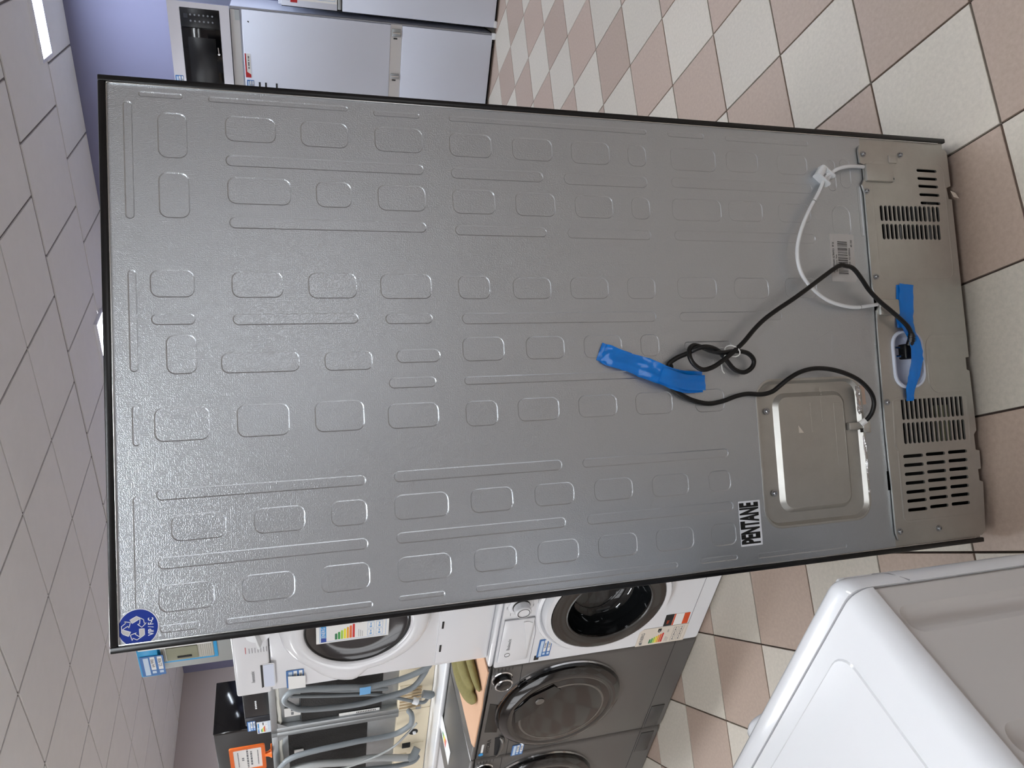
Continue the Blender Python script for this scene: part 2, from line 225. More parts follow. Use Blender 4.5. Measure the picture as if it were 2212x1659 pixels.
mat('cardboard', (204, 164, 134), 0.85, var=0.03, vscale=12)
mat('suede_olive', (124, 116, 72), 0.95, var=0.12, vscale=60, bump=('n', 300, 0.001, 0.4))
mat('sign_orange', (222, 104, 34), 0.35)
mat('oven_dark', (34, 31, 30), 0.4)
mat('oven_blue_dark', (30, 33, 40), 0.3)
mat('hood_grey', (160, 164, 162), 0.45, 0.5)
mat('film_blue', (40, 150, 205), 0.3)
mat('filter_mesh', (176, 174, 165), 0.5, 0.5)
mat('latch_olive', (132, 132, 110), 0.45)

# ------------------------------------------------------------------ mesh helpers
class MB:
    def __init__(s): s.v = []; s.f = []
    def add(s, vs, fs):
        o = len(s.v); s.v += [tuple(v) for v in vs]; s.f += [tuple(i+o for i in f) for f in fs]; return s
    def box(s, x0, x1, y0, y1, z0, z1):
        vs = [(x0,y0,z0),(x1,y0,z0),(x1,y1,z0),(x0,y1,z0),(x0,y0,z1),(x1,y0,z1),(x1,y1,z1),(x0,y1,z1)]
        return s.add(vs, [(0,3,2,1),(4,5,6,7),(0,1,5,4),(1,2,6,5),(2,3,7,6),(3,0,4,7)])
    def rbox(s, x0, x1, y0, y1, z0, z1, r=0.005, seg=2, axes=None):
        bm = bmesh.new(); bmesh.ops.create_cube(bm, size=1)
        for v in bm.verts:
            v.co = Vector(((x0+x1)/2+v.co.x*(x1-x0), (y0+y1)/2+v.co.y*(y1-y0), (z0+z1)/2+v.co.z*(z1-z0)))
        es = bm.edges[:]
        if axes is not None:
            es = [e for e in es if axes((e.verts[0].co+e.verts[1].co)/2, (e.verts[1].co-e.verts[0].co).normalized())]
        bmesh.ops.bevel(bm, geom=es, offset=r, segments=seg, profile=0.5, affect='EDGES', clamp_overlap=True)
        bm.verts.index_update()
        s.add([v.co.copy() for v in bm.verts], [[v.index for v in f.verts] for f in bm.faces]); bm.free()
        return s
    def prism(s, poly, fr, d0, d1):
        """poly in 2d, fr(u,v,d)->xyz"""
        n = len(poly)
        vs = [fr(u, v, d0) for u, v in poly]+[fr(u, v, d1) for u, v in poly]
        fs = [tuple(range(n-1, -1, -1)), tuple(range(n, 2*n))]
        for i in range(n):
            j = (i+1) % n; fs.append((i, j, n+j, n+i))
        return s.add(vs, fs)
    def tube(s, pts, r, n=8, caps=True, flat=None):
        pts = [Vector(p) for p in pts]; m = len(pts)
        rr = r if isinstance(r, (list, tuple)) else [r]*m
        up = None; rings = []
        for i, p in enumerate(pts):
            t = (pts[min(i+1, m-1)]-pts[max(i-1, 0)]).normalized()
            if up is None:
                a = Vector((0, 0, 1)) if abs(t.z) < 0.9 else Vector((1, 0, 0))
                up = t.cross(a).normalized()
            up = (up-t*up.dot(t)).normalized(); sd = t.cross(up)
            ring = []
            for k in range(n):
                an = 2*PI*k/n
                q = up*math.cos(an)*rr[i]+sd*math.sin(an)*rr[i]
                if flat: q = Vector((q.x*flat[0], q.y*flat[1], q.z*flat[2]))
                ring.append(p+q)
            rings.append(ring)
        vs = [v for g in rings for v in g]; fs = []
        for i in range(m-1):
            for k in range(n):
                l = (k+1) % n
                fs.append((i*n+k, i*n+l, (i+1)*n+l, (i+1)*n+k))
        if caps:
            fs.append(tuple(range(n-1, -1, -1))); fs.append(tuple((m-1)*n+k for k in range(n)))
        return s.add(vs, fs)
    def lathe(s, prof, c, n=48, mod=None, closed=False):
        """prof: (r, y) pairs revolved about the y axis through c=(x,z)"""
        m = len(prof); vs = []; fs = []
        for r, y in prof:
            for k in range(n):
                a = 2*PI*k/n
                q = r*(mod(a, r) if mod else 1.0)
                vs.append((c[0]+q*math.cos(a), y, c[1]+q*math.sin(a)))
        for i in range(m-1):
            for k in range(n):
                l = (k+1) % n
                fs.append((i*n+k, i*n+l, (i+1)*n+l, (i+1)*n+k))
        return s.add(vs, fs)
    def ribbon(s, pts, widths, n=6, th=0.0004, wob=0.0, seed=1):
        rn = random.Random(seed); pts = [Vector(p) for p in pts]; m = len(pts); vs = []; fs = []
        for i, p in enumerate(pts):
            t = (pts[min(i+1, m-1)]-pts[max(i-1, 0)]); t.y = 0; t.normalize()
            sd = Vector((-t.z, 0, t.x))
            for k in range(n):
                u = k/(n-1)-0.5
                q = p+sd*(u*widths[i]); q.y += (rn.random()-0.5)*wob
                vs.append(q)
        o = len(vs)
        vs += [Vector((v.x, v.y+th, v.z)) for v in vs]
        for i in range(m-1):
            for k in range(n-1):
                a = i*n+k
                fs.append((a, a+1, a+n+1, a+n)); fs.append((o+a, o+a+n, o+a+n+1, o+a+1))
        return s.add(vs, fs)
    def build(s, name, m, parent=None, smooth=35.0, kind=None, label=None):
        me = bpy.data.meshes.new(name); me.from_pydata(s.v, [], s.f); me.update()
        bm = bmesh.new(); bm.from_mesh(me); bmesh.ops.recalc_face_normals(bm, faces=bm.faces); bm.to_mesh(me); bm.free()
        if smooth:
            me.shade_smooth(); me.set_sharp_from_angle(angle=math.radians(smooth))
        me.materials.append(MATS[m])
        o = bpy.data.objects.new(name, me); COL.objects.link(o)
        if parent: o.parent = parent
        if kind: o['kind'] = kind
        if label: o['label'] = label
        return o
def FRONT(y0):   # 2d (x,z) drawn on a face that looks towards -y; d is the way out of the face
    return lambda u, v, d: (u, y0-d, v)
def rrect(cx, cz, w, h, r, n=5):
    r = min(r, w/2*0.999, h/2*0.999); P = []
    for qx, qz, a0 in ((1, 1, 0), (-1, 1, PI/2), (-1, -1, PI), (1, -1, 3*PI/2)):
        for k in range(n+1):
            a = a0+PI/2*k/n
            P.append((cx+qx*(w/2-r)+r*math.cos(a), cz+qz*(h/2-r)+r*math.sin(a)))
    return P
def circ(cx, cz, r, n=32): return [(cx+r*math.cos(2*PI*k/n), cz+r*math.sin(2*PI*k/n)) for k in range(n)]
def pip(x, y, poly):
    c = False; j = len(poly)-1
    for i in range(len(poly)):
        xi, yi = poly[i]; xj, yj = poly[j]
        if (yi > y) != (yj > y) and x < (xj-xi)*(y-yi)/(yj-yi)+xi: c = not c
        j = i
    return c
def sheet(mb, outer, holes, fr, d, depth=None):
    """flat face at d with holes cut out, walls going down to d-depth"""
    vs = []; es = []
    for poly in [outer]+holes:
        o = len(vs); vs += [Vector(p) for p in poly]
        es += [(o+i, o+(i+1) % len(poly)) for i in range(len(poly))]
    V, E_, Fc, *_ = delaunay_2d_cdt(vs, es, [], 0, 1e-6)
    bbs = [(min(p[0] for p in h), max(p[0] for p in h), min(p[1] for p in h), max(p[1] for p in h), h) for h in holes]
    fs = []
    for f in Fc:
        cx = sum(V[i].x for i in f)/len(f); cz = sum(V[i].y for i in f)/len(f)
        if not pip(cx, cz, outer): continue
        if any(b[0] <= cx <= b[1] and b[2] <= cz <= b[3] and pip(cx, cz, b[4]) for b in bbs): continue
        fs.append(tuple(f))
    mb.add([fr(p.x, p.y, d) for p in V], fs)
    if depth:
        for poly in [outer]+holes:
            n = len(poly)
            mb.add([fr(u, v, d) for u, v in poly]+[fr(u, v, d-depth) for u, v in poly],
                   [(i, (i+1) % n, n+(i+1) % n, n+i) for i in range(n)])
    return mb
def tray(mb, cx, cz, w, h, r, fr, d0, depth, slope):
    A = rrect(cx, cz, w, h, r); B = rrect(cx, cz, w-2*slope, h-2*slope, max(r-slope, 0.0004)); n = len(A)
    mb.add([fr(u, v, d0) for u, v in A]+[fr(u, v, d0-depth) for u, v in B],
           [(i, (i+1) % n, n+(i+1) % n, n+i) for i in range(n)]+[tuple(range(n, 2*n))])
    return mb
def smooth_path(P, k=4, closed=False):
    P = [Vector(p) for p in P]; out = []
    for i in range(len(P)-1):
        a, b, c, d = P[max(i-1, 0)], P[i], P[i+1], P[min(i+2, len(P)-1)]
        for q in range(k):
            t = q/k
            out.append(0.5*((2*b)+(c-a)*t+(2*a-5*b+4*c-d)*t*t+(3*b-a-3*c+d)*t**3))
    out.append(P[-1]); return out
def text(name, body, size, m, parent, org, xd=(1, 0, 0), yd=(0, 0, 1), align='CENTER', xs=1.0, ext=0.0001, shear=0.0, bold=0.0):
    cu = bpy.data.curves.new(name, 'FONT'); cu.body = body; cu.size = size; cu.align_x = align; cu.align_y = 'CENTER'
    cu.extrude = ext; cu.shear = shear; cu.resolution_u = 3; cu.offset = bold
    t = bpy.data.objects.new(name, cu); COL.objects.link(t)
    dg = bpy.context.evaluated_depsgraph_get(); dg.update()
    me = bpy.data.meshes.new_from_object(t.evaluated_get(dg)); me.name = name
    bpy.data.objects.remove(t); bpy.data.curves.remove(cu)
    X = Vector(xd).normalized(); Y = Vector(yd).normalized(); Z = X.cross(Y); O = Vector(org)
    for v in me.vertices:
        c = v.co.copy(); v.co = O+X*(c.x*xs)+Y*c.y+Z*c.z
    me.materials.clear(); me.materials.append(MATS[m])
    o = bpy.data.objects.new(name, me); COL.objects.link(o); o.parent = parent
    return o
def thing(name, label, cat, loc=(0, 0, 0), rotz=0.0, group=None):
    o = bpy.data.objects.new(name, None); COL.objects.link(o); o.empty_display_size = 0.05
    o.location = loc; o.rotation_euler = (0, 0, rotz)
    o['label'] = label; o['category'] = cat
    if group: o['group'] = group
    return o
def tag(o, label, cat, group=None):
    o['label'] = label; o['category'] = cat
    if group: o['group'] = group
    return o
def struct(o): o['kind'] = 'structure'; return o
def room(o):
    o.rotation_euler = (0, 0, TH); return o

def scribble(name, m_, par, x0, x1, z, h, y, seed=1):
    """a line of print too small to read: word-sized dashes"""
    rn = random.Random(seed); q = MB(); x = x0
    while x < x1:
        w_ = min(h*(0.8+2.2*rn.random()), x1-x)
        q.box(x, x+w_, y-0.0003, y+0.0003, z-h/2, z+h/2); x += w_+h*0.6
    return q.build(name, m_, par, smooth=0)

# ================================================================== the room
R_ = ROOM
slab = struct(MB().box(R_['e0']-.2, R_['e1']+.2, R_['n0']-.2, R_['n1']+.2, -0.12, -0.008).build('floor', 'grout', smooth=0))
room(slab); slab['label'] = 'tiled shop floor in a diagonal checker of beige and pink tiles'
# floor tiles: 30 cm, laid across the room
TS = 0.301; TA = math.radians(8.15); TO = Vector((0.4461, -0.1162, 0))
bx = Vector((math.cos(TA), math.sin(TA), 0)); ay = Vector((-math.sin(TA), math.cos(TA), 0))
def in_room(p, mrg=0.0):
    e = p.dot(EV); n = p.dot(NV)
    return R_['e0']+mrg < e < R_['e1']-mrg and R_['n0']+mrg < n < R_['n1']-mrg
def in_view(p, mrg=40):
    q = p-CAM; d = q.dot(fwd)
    if d < 0.1: return False
    x = 1106+FPX*q.dot(dwn)/d; y = 829.5-FPX*q.dot(rgt)/d
    return -mrg < x < 2212+mrg and -mrg < y < 1659+mrg
def tile_mesh(w, h, t, ch, up=1):
    a, b = w/2, h/2; c, d = a-ch, b-ch
    vs = [(-a,-b,-t*up),(a,-b,-t*up),(a,b,-t*up),(-a,b,-t*up),(-a,-b,-ch*up),(a,-b,-ch*up),(a,b,-ch*up),(-a,b,-ch*up),(-c,-d,0),(c,-d,0),(c,d,0),(-c,d,0)]
    fs = [(0,1,5,4),(1,2,6,5),(2,3,7,6),(3,0,4,7),(4,5,9,8),(5,6,10,9),(6,7,11,10),(7,4,8,11),(8,9,10,11)]
    if up < 0: fs = [f[::-1] for f in fs]
    return vs, fs
tv, tf = tile_mesh(TS-0.005, TS-0.005, 0.012, 0.0010)
tmesh = {}
for k, mn in ((0, 'tile_light'), (1, 'tile_pink')):
    me = bpy.data.meshes.new('tile'); me.from_pydata(tv, [], tf); me.materials.append(MATS[mn]); tmesh[k] = me
cells = []
for i in range(-30, 45):
    for j in range(-40, 40):
        c = TO+bx*(j+0.5)*TS+ay*(i+0.5)*TS
        if not in_room(c, -0.20): continue
        vis = any(in_view(c+bx*sx*TS/2+ay*sy*TS/2) for sx in (-1, 0, 1) for sy in (-1, 0, 1))
        cells.append(((c-CAM).length, vis, i, j, c))
cells.sort(key=lambda t: (not t[1], t[0]))
rest = {0: MB(), 1: MB()}
RZ = Matrix.Rotation(TA-TH, 4, 'Z'); INV = Matrix.Rotation(-TH, 4, 'Z')
for k, (d, vis, i, j, c) in enumerate(cells):
    par = (i+j) % 2
    lc = INV @ c
    if vis and k < 290:
        o = bpy.data.objects.new('tile', tmesh[par]); COL.objects.link(o)
        o.parent = slab; o.location = lc; o.rotation_euler = (0, 0, TA-TH)
    else:
        mt = Matrix.Translation(lc) @ RZ
        rest[par].add([mt @ Vector(v) for v in tv], tf)
for par, mn in ((0, 'tile_light'), (1, 'tile_pink')):
    rest[par].build('tile_field', mn, slab, smooth=0, kind='stuff')

ceil = struct(room(MB().box(R_['e0']-.2, R_['e1']+.2, R_['n0']-.2, R_['n1']+.2, R_['h']+0.004, R_['h']+0.12).build('ceiling', 'ceiling_grid', smooth=0)))
ceil['label'] = 'suspended ceiling of pale square panels'
crest = MB(); cm = {}
def ctile(e0, e1, n0, n1, gap=0.016):
    e0 = max(e0, R_['e0']); e1 = min(e1, R_['e1'])
    if e1-e0 < 0.05 or n1-n0 < 0.05: return
    w, h = round(e1-e0-gap, 4), round(n1-n0-gap, 4)
    vs, fs = tile_mesh(w, h, 0.012, 0.0012, -1)
    lc = Vector(((e0+e1)/2, (n0+n1)/2, R_['h']-0.004))
    vis = any(in_view(W(a, b, R_['h']), 20) for a in (e0, (e0+e1)/2, e1) for b in (n0, (n0+n1)/2, n1))
    if vis:
        if (w, h) not in cm:
            me = bpy.data.meshes.new('ceiling_tile'); me.from_pydata(vs, [], fs); me.materials.append(MATS['ceiling_tile']); cm[(w, h)] = me
        o = bpy.data.objects.new('ceiling_tile', cm[(w, h)]); COL.objects.link(o); o.parent = ceil; o.location = lc
    else:
        crest.add([lc+Vector(v) for v in vs], fs)
n_lines = [3.437-0.625*k for k in range(13)]
for k in range(12):
    for q in range(-10, 13):
        ctile(-2.275+0.625*q, -2.275+0.625*(q+1), max(n_lines[k+1], R_['n0']), n_lines[k])
for q in range(-12, 10):
    ctile(-0.74+0.66*q, -0.74+0.66*(q+1), 3.455, 4.285)
    ctile(-0.495+0.588*q, -0.495+0.588*(q+1), 4.29, 4.92)
for q in range(10, 12):
    ctile(-0.495+0.588*q, -0.495+0.588*(q+1), 4.29, 4.92)
crest.build('ceiling_tile_field', 'ceiling_tile', ceil, smooth=0, kind='stuff')
H = R_['h']
struct(room(MB().box(R_['e0']-.2, R_['e1']+.2, R_['n1'], R_['n1']+.2, -0.1, H+0.1).build('wall_back', 'wall_lavender', smooth=0)))
struct(room(MB().box(R_['e0']-.2, R_['e0'], R_['n0']-.2, R_['n1']+.2, -0.1, H+0.1).build('wall_left', 'wall_taupe', smooth=0)))
struct(room(MB().box(R_['e1'], R_['e1']+.2, R_['n0']-.2, R_['n1']+.2, -0.1, H+0.1).build('wall_right', 'wall_taupe', smooth=0)))
fr_ = MB(); xs = R_['e0']-.2
for a, b in WINS:
    fr_.box(xs, a, R_['n0']-.2, R_['n0'], -0.1, H+0.1); xs = b
    fr_.box(a, b, R_['n0']-.2, R_['n0'], -0.1, 0.5); fr_.box(a, b, R_['n0']-.2, R_['n0'], 2.4, H+0.1)
fr_.box(xs, R_['e1']+.2, R_['n0']-.2, R_['n0'], -0.1, H+0.1)
struct(room(fr_.build('wall_front', 'wall_taupe', smooth=0)))
for k, (a, b) in enumerate(WINS):  # the last one frames the added opening
    m = MB(); y0, y1 = R_['n0']+0.005, R_['n0']+0.05
    for x0, x1, z0, z1 in ((a, a+.06, .5, 2.4), (b-.06, b, .5, 2.4), (a, b, .5, .56), (a, b, 2.34, 2.4), ((a+b)/2-.03, (a+b)/2+.03, .5, 2.4)):
        m.box(x0, x1, y0, y1, z0, z1)
    struct(room(m.build('window_%d' % (k+1), 'window_frame', smooth=0)))

# ceiling lamps: flat bars
def lamp(e0, e1, n, label):
    t = thing('ceiling_light', label, 'ceiling light', W((e0+e1)/2, n, H-0.004), TH, 'long flat ceiling lights')
    hw = (e1-e0)/2; f = MB()
    f.box(-hw, hw, -0.125, -0.1, -0.018, 0.0).box(-hw, hw, 0.1, 0.125, -0.018, 0.0).box(-hw, -hw+.02, -0.1, 0.1, -0.018, 0.0).box(hw-.02, hw, -0.1, 0.1, -0.018, 0.0)
    f.build('frame', 'lamp_frame', t, smooth=0)
    MB().box(-hw+.02, hw-.02, -0.1, 0.1, -0.012, -0.002).build('diffuser', 'lamp_diffuser_cool' if n > 4 else 'lamp_diffuser', t, smooth=0)
lamp(-0.46, 0.78, 4.24, 'lit ceiling light above the stainless microwave, nearest the far wall')
lamp(-3.47, -2.23, 4.24, 'lit ceiling light mostly hidden behind the top edge of the silver fridge')
lamp(-5.75, -4.51, 4.24, 'ceiling light added to brighten the left wall, hidden behind the silver fridge')  # extra lamp kept out of sight, added to light the left wall
lamp(2.55, 3.79, 4.24, 'lit ceiling light of the far row beyond the white built-in fridges')
for n, rown in ((0.95, 'above the row of washers'), (-1.55, 'behind the viewer')):
    for e, pl_ in ((-6.0, 'at the left wall'), (-3.0, 'midway along the shop'), (0.0, 'nearest the silver fridge')):
        lamp(e, e+1.24, n, 'lit ceiling light %s, %s' % (rown, pl_))

# ================================================================== the fridge seen from behind
FR = thing('refrigerator', 'big grey steel fridge seen from behind with blue tape and a looped black cord', 'refrigerator', (0, 0, 0))
f0 = FRONT(0.0)
HW = 0.4465; ZB = 0.268; ZT = 1.750
# electrics box opening and sheet with stamped fields
EC = ((EBOX[2][0]+EBOX[3][0])/2, (EBOX[0][1]+EBOX[1][1])/2); EW, EH = EBOX[2][0]-EBOX[3][0], EBOX[0][1]-EBOX[1][1]
tri = [(p[0], p[1]) for p in TRI]
holes = [rrect(x, z, w, h, r) for x, z, w, h, r in EMB]+[rrect(EC[0], EC[1], EW, EH, 0.035, 6)]
back = sheet(MB(), [(-HW, ZB), (HW, ZB), (HW, ZT), (-HW, ZT)], holes, f0, 0.0).build('back_panel', 'steel_sheet', FR, smooth=0)
for x, z, w, h, r in EMB:
    tray(MB(), x, z, w, h, r, f0, 0.0, 0.0009, 0.0019).build('embossed_field', 'steel_sheet', back, smooth=0)
# rim, sides, top, doors
def bar(name, x0, x1, y0, y1, z0, z1, m='black_paint', r=0.002):
    return MB().rbox(x0, x1, y0, y1, z0, z1, r, 2).build(name, m, FR)
bar('side_rim', 0.4465, 0.4565, -0.005, 0.02, 0.031, 1.762)
bar('side_rim', -0.4565, -0.4465, -0.005, 0.02, 0.031, 1.762)
bar('top_rim', -0.4465, 0.4465, -0.005, 0.02, 1.751, 1.762)
bar('edge_strip', 0.4440, 0.4463, -0.003, 0.002, 0.05, 1.75, 'steel_bright', 0.0005)
bar('edge_strip', -0.4463, -0.4440, -0.003, 0.002, 0.05, 1.75, 'steel_bright', 0.0005)
bar('edge_strip', -0.4440, 0.4440, -0.003, 0.002, 1.7485, 1.7508, 'steel_bright', 0.0005)
bar('side_panel', 0.4365, 0.456, 0.02, 0.62, 0.03, 1.761)
bar('side_panel', -0.456, -0.4365, 0.02, 0.62, 0.03, 1.761)
bar('top_panel', -0.4365, 0.4365, 0.02, 0.62, 1.742, 1.761)
bar('inner_body', -0.436, 0.436, 0.05, 0.61, 0.29, 1.741, 'black_plastic')
bar('base_plate', -0.436, 0.436, 0.004, 0.61, 0.03, 0.042, 'black_plastic')
bar('bulkhead', -0.436, 0.436, 0.26, 0.28, 0.042, 0.288, 'cavity_dark')
bar('bulkhead', -0.436, 0.436, 0.004, 0.28, 0.278, 0.288, 'cavity_dark')
for x0, x1 in ((-0.455, -0.003), (0.003, 0.455)):
    bar('door', x0, x1, 0.625, 0.70, 0.06, 1.775, 'black_paint', 0.008)
for x in (-0.40, 0.40):
    for y in (0.06, 0.56):
        MB().tube([(x, y, 0.0), (x, y, 0.012), (x, y, 0.03)], [0.022, 0.02, 0.012], 12).build('foot', 'black_plastic', FR)
for sx in (-1, 1):
    MB().box(min(sx*0.420, sx*0.4468), max(sx*0.420, sx*0.4468), 0.0005, 0.0035, 0.036, 0.268).build('lower_flange', 'steel_cover', FR, smooth=0)
# compressor behind the grille
MB().tube([(-0.30, 0.14, 0.05), (-0.30, 0.14, 0.06), (-0.30, 0.14, 0.17), (-0.30, 0.14, 0.21), (-0.30, 0.14, 0.225)], [0.085, 0.095, 0.095, 0.07, 0.02], 20).build('compressor', 'compressor_black', FR)
MB().rbox(-0.235, -0.15, 0.03, 0.05, 0.05, 0.085, 0.002).build('evaporation_tray', 'board_green', FR)
MB().tube([(0.40, 0.06, 0.07), (0.2, 0.07, 0.07), (0.15, 0.07, 0.09), (0.2, 0.07, 0.11), (0.40, 0.06, 0.11)], 0.006, 8).build('condenser_pipe', 'zinc', FR)
MB().rbox(0.17, 0.33, 0.02, 0.03, 0.045, 0.075, 0.002).build('evaporation_tray', 'zinc', FR)

# ---- lower steel cover with vent slots
fc = FRONT(0.0)
TC = ((TRAY[2][0]+TRAY[3][0])/2, (TRAY[0][1]+TRAY[1][1])/2); TW, TH_ = TRAY[2][0]-TRAY[3][0], TRAY[0][1]-TRAY[1][1]
slots = [rrect(x, z, w, h, min(w, h)/2*0.98, 3) for x, z, w, h in SLOT]
cover = sheet(MB(), COVER, slots+[rrect(TC[0], TC[1], TW-.008, TH_-.008, 0.028)], fc, 0.006, 0.004).build('lower_cover', 'steel_cover', FR, smooth=25)
def bead(path, r=0.003, name='pressed_bead', m='steel_cover', y=-0.0055, k=None, par=None):
    P = [(p[0], y, p[1]) for p in path]
    return MB().tube(P, r, 6, flat=(1, 0.45, 1)).build(name, m, par or cover)
bead(rrect(0.262, 0.148, 0.262, 0.205, 0.02)+[rrect(0.262, 0.148, 0.262, 0.205, 0.02)[0]], 0.0022)
u = rrect(-0.058, 0.07, 0.122, 0.14, 0.025)
bead([(-0.058+0.061, 0.032)]+[p for p in u if p[1] > 0.08]+[(-0.058-0.061, 0.032)], 0.0055)
bead([(-0.130, 0.05), (-0.131, 0.235), (-0.136, 0.246), (-0.232, 0.2495), (-0.240, 0.246)], 0.0035)
bead([(-0.132, 0.043), (-0.243, 0.043)], 0.003)
bead([(-0.243, 0.2445), (-0.385, 0.2445), (-0.393, 0.238), (-0.394, 0.06)], 0.003)
bead([(0.022, 0.262), (0.0, 0.262), (-0.13, 0.261)], 0.0016)
bead([(0.165, 0.2605), (0.300, 0.2605)], 0.0016)
bead([(-0.19, 0.262), (-0.27, 0.262)], 0.0016)
bead([(-0.345, 0.262), (-0.40, 0.262)], 0.0016)
MB().rbox(0.3455, 0.3850, -0.013, -0.004, 0.195, 0.2675, 0.003).build('pressed_tab', 'steel_cover', cover)
MB().rbox(0.3900, 0.4080, -0.0085, -0.004, 0.177, 0.2, 0.002).build('pressed_tab', 'steel_cover', cover)
MB().rbox(0.050, 0.085, -0.014, -0.004, 0.212, 0.264, 0.004).build('pressed_tab', 'steel_cover', cover)
MB().rbox(-0.326, -0.283, 0.0, 0.004, 0.262, 0.276, 0.001).build('cover_notch', 'cavity_dark', cover)
scr = None
for k, (x, z) in enumerate(SCREWS):
    y = -0.006
    if k < 2: y = 0.006
    m = MB().lathe([(0.0001, y-0.0005), (0.0072, y-0.0005), (0.0072, y-0.001), (0.0045, y-0.0012), (0.0045, y-0.0045), (0.0036, y-0.0055), (0.0022, y-0.0055), (0.0018, y-0.0035), (0.0001, y-0.0035)], (x, z), 14)
    m.build('screw', 'screw_steel', FR if k < 2 else cover)
MB().add([(0.334, -0.008, 0.034), (0.318, -0.012, 0.030), (0.316, -0.010, 0.012), (0.330, -0.007, 0.018)], [(0, 1, 2, 3)]).build('torn_tape', 'paper_cream', FR, smooth=0)

bead([tri[0], tri[1], tri[2], tri[0]], 0.0007, 'pressed_line', 'steel_sheet', -0.0001, par=back)
bead([(0.013, 0.470), (0.013, 0.430), (-0.014, 0.430), (-0.014, 0.470)], 0.0006, 'pressed_line', 'steel_sheet', -0.0001, par=back)

# ---- plug tray
tr = MB(); A = rrect(TC[0], TC[1], TW, TH_, 0.032, 7); B = rrect(TC[0], TC[1], TW-.012, TH_-.012, 0.027, 7); C_ = rrect(TC[0], TC[1], TW-.02, TH_-.02, 0.022, 7); n = len(A)
tr.add([(u, -0.0062, v) for u, v in A]+[(u, -0.011, v) for u, v in rrect(TC[0], TC[1], TW-.004, TH_-.004, 0.031, 7)]+[(u, -0.010, v) for u, v in B]+[(u, 0.026, v) for u, v in C_],
       [(i, (i+1) % n, n+(i+1) % n, n+i) for i in range(n)]+[(n+i, n+(i+1) % n, 2*n+(i+1) % n, 2*n+i) for i in range(n)]+[(2*n+i, 2*n+(i+1) % n, 3*n+(i+1) % n, 3*n+i) for i in range(n)]+[tuple(range(3*n, 4*n))])
ptray = tr.build('plug_tray', 'tray_white', FR, smooth=50)
for x, z, w, h in ((-0.055, 0.228, 0.003, 0.008), (-0.062, 0.219, 0.0025, 0.007), (-0.018, 0.229, 0.006, 0.005), (-0.042, 0.222, 0.004, 0.007)):
    MB().rbox(x-w/2, x+w/2, 0.0235, 0.027, z-h/2, z+h/2, 0.0006).build('tray_hole', 'print_black', ptray)

# ---- electrics box
eb = tray(MB(), EC[0], EC[1], EW, EH, 0.035, f0, 0.0, 0.0085, 0.006).build('electrics_recess', 'steel_cover', FR, smooth=15)
rim = rrect(EC[0], EC[1], EW+.004, EH+.004, 0.037, 6)
bead(rim+[rim[0]], 0.0028, 'recess_rim', y=-0.0002, par=eb)
IC = ((EINNER[2][0]+EINNER[3][0])/2, (EINNER[0][1]+EINNER[1][1])/2); IW, IH = EINNER[2][0]-EINNER[3][0], EINNER[0][1]-EINNER[1][1]
im = MB(); A = rrect(IC[0], IC[1], IW, IH, 0.028, 6); B = rrect(IC[0], IC[1], IW-.018, IH-.018, 0.020, 6); n = len(A)
im.add([(u, 0.0085, v) for u, v in A]+[(u, 0.0005, v) for u, v in B], [(i, (i+1) % n, n+(i+1) % n, n+i) for i in range(n)]+[tuple(range(n, 2*n))])
inner = im.build('electrics_lid', 'steel_cover', FR, smooth=15)
bx_ = rrect(-0.185, 0.385, 0.135, 0.026, 0.001, 1)
bead([(-0.133, 0.395), (-0.133, 0.372), (-0.262, 0.372)], 0.0008, 'pressed_line', y=0.0004, par=inner)
bead([(-0.133, 0.395), (-0.262, 0.395)], 0.0008, 'pressed_line', y=0.0004, par=inner)
scribble('pressed_marks', 'steel_cover', inner, -0.19, -0.13, 0.452, 0.004, 0.0004, 2)
scribble('pressed_marks', 'steel_cover', inner, -0.17, -0.10, 0.425, 0.004, 0.0004, 3)
MB().rbox(-0.192, -0.176, -0.003, 0.009, 0.327, 0.362, 0.002).build('cable_gate', 'steel_cover', inner)
MB().rbox(-0.2, -0.172, -0.005, 0.0, 0.309, 0.328, 0.004).build('cable_gate', 'steel_bright', inner)
MB().rbox(-0.198, -0.190, -0.0055, -0.0045, 0.330, 0.338, 0.001).build('gate_gap', 'print_black', inner)
foil = MB()
rn = random.Random(3); pts_ = [(-0.1+(-0.058)*t, -0.0022+0.0015*rn.random(), 0.3335-0.003*t+0.003*(rn.random()-.5)) for t in [k/10 for k in range(11)]]
foil.ribbon(pts_, [0.009+0.004*rn.random() for _ in pts_], 5, wob=0.003, seed=4).build('foil_strip', 'foil', FR, smooth=0)
pts_ = [(-0.205+(-0.12)*t, -0.0016, 0.3265-0.002*t) for t in [k/10 for k in range(11)]]
MB().ribbon(pts_, [0.004+0.002*rn.random() for _ in pts_], 4, wob=0.002, seed=5).build('foil_strip', 'foil', FR, smooth=0)
MB().prism([(p[0], p[1]) for p in PIECES[:4]], f0, 0.0, 0.0008).build('paper_scrap', 'paper_pink', FR, smooth=0)
MB().prism([(p[0], p[1]) for p in PIECES[4:7]], FRONT(0.0005), 0.0, 0.0008).build('paper_scrap', 'paper_cream', FR, smooth=0)

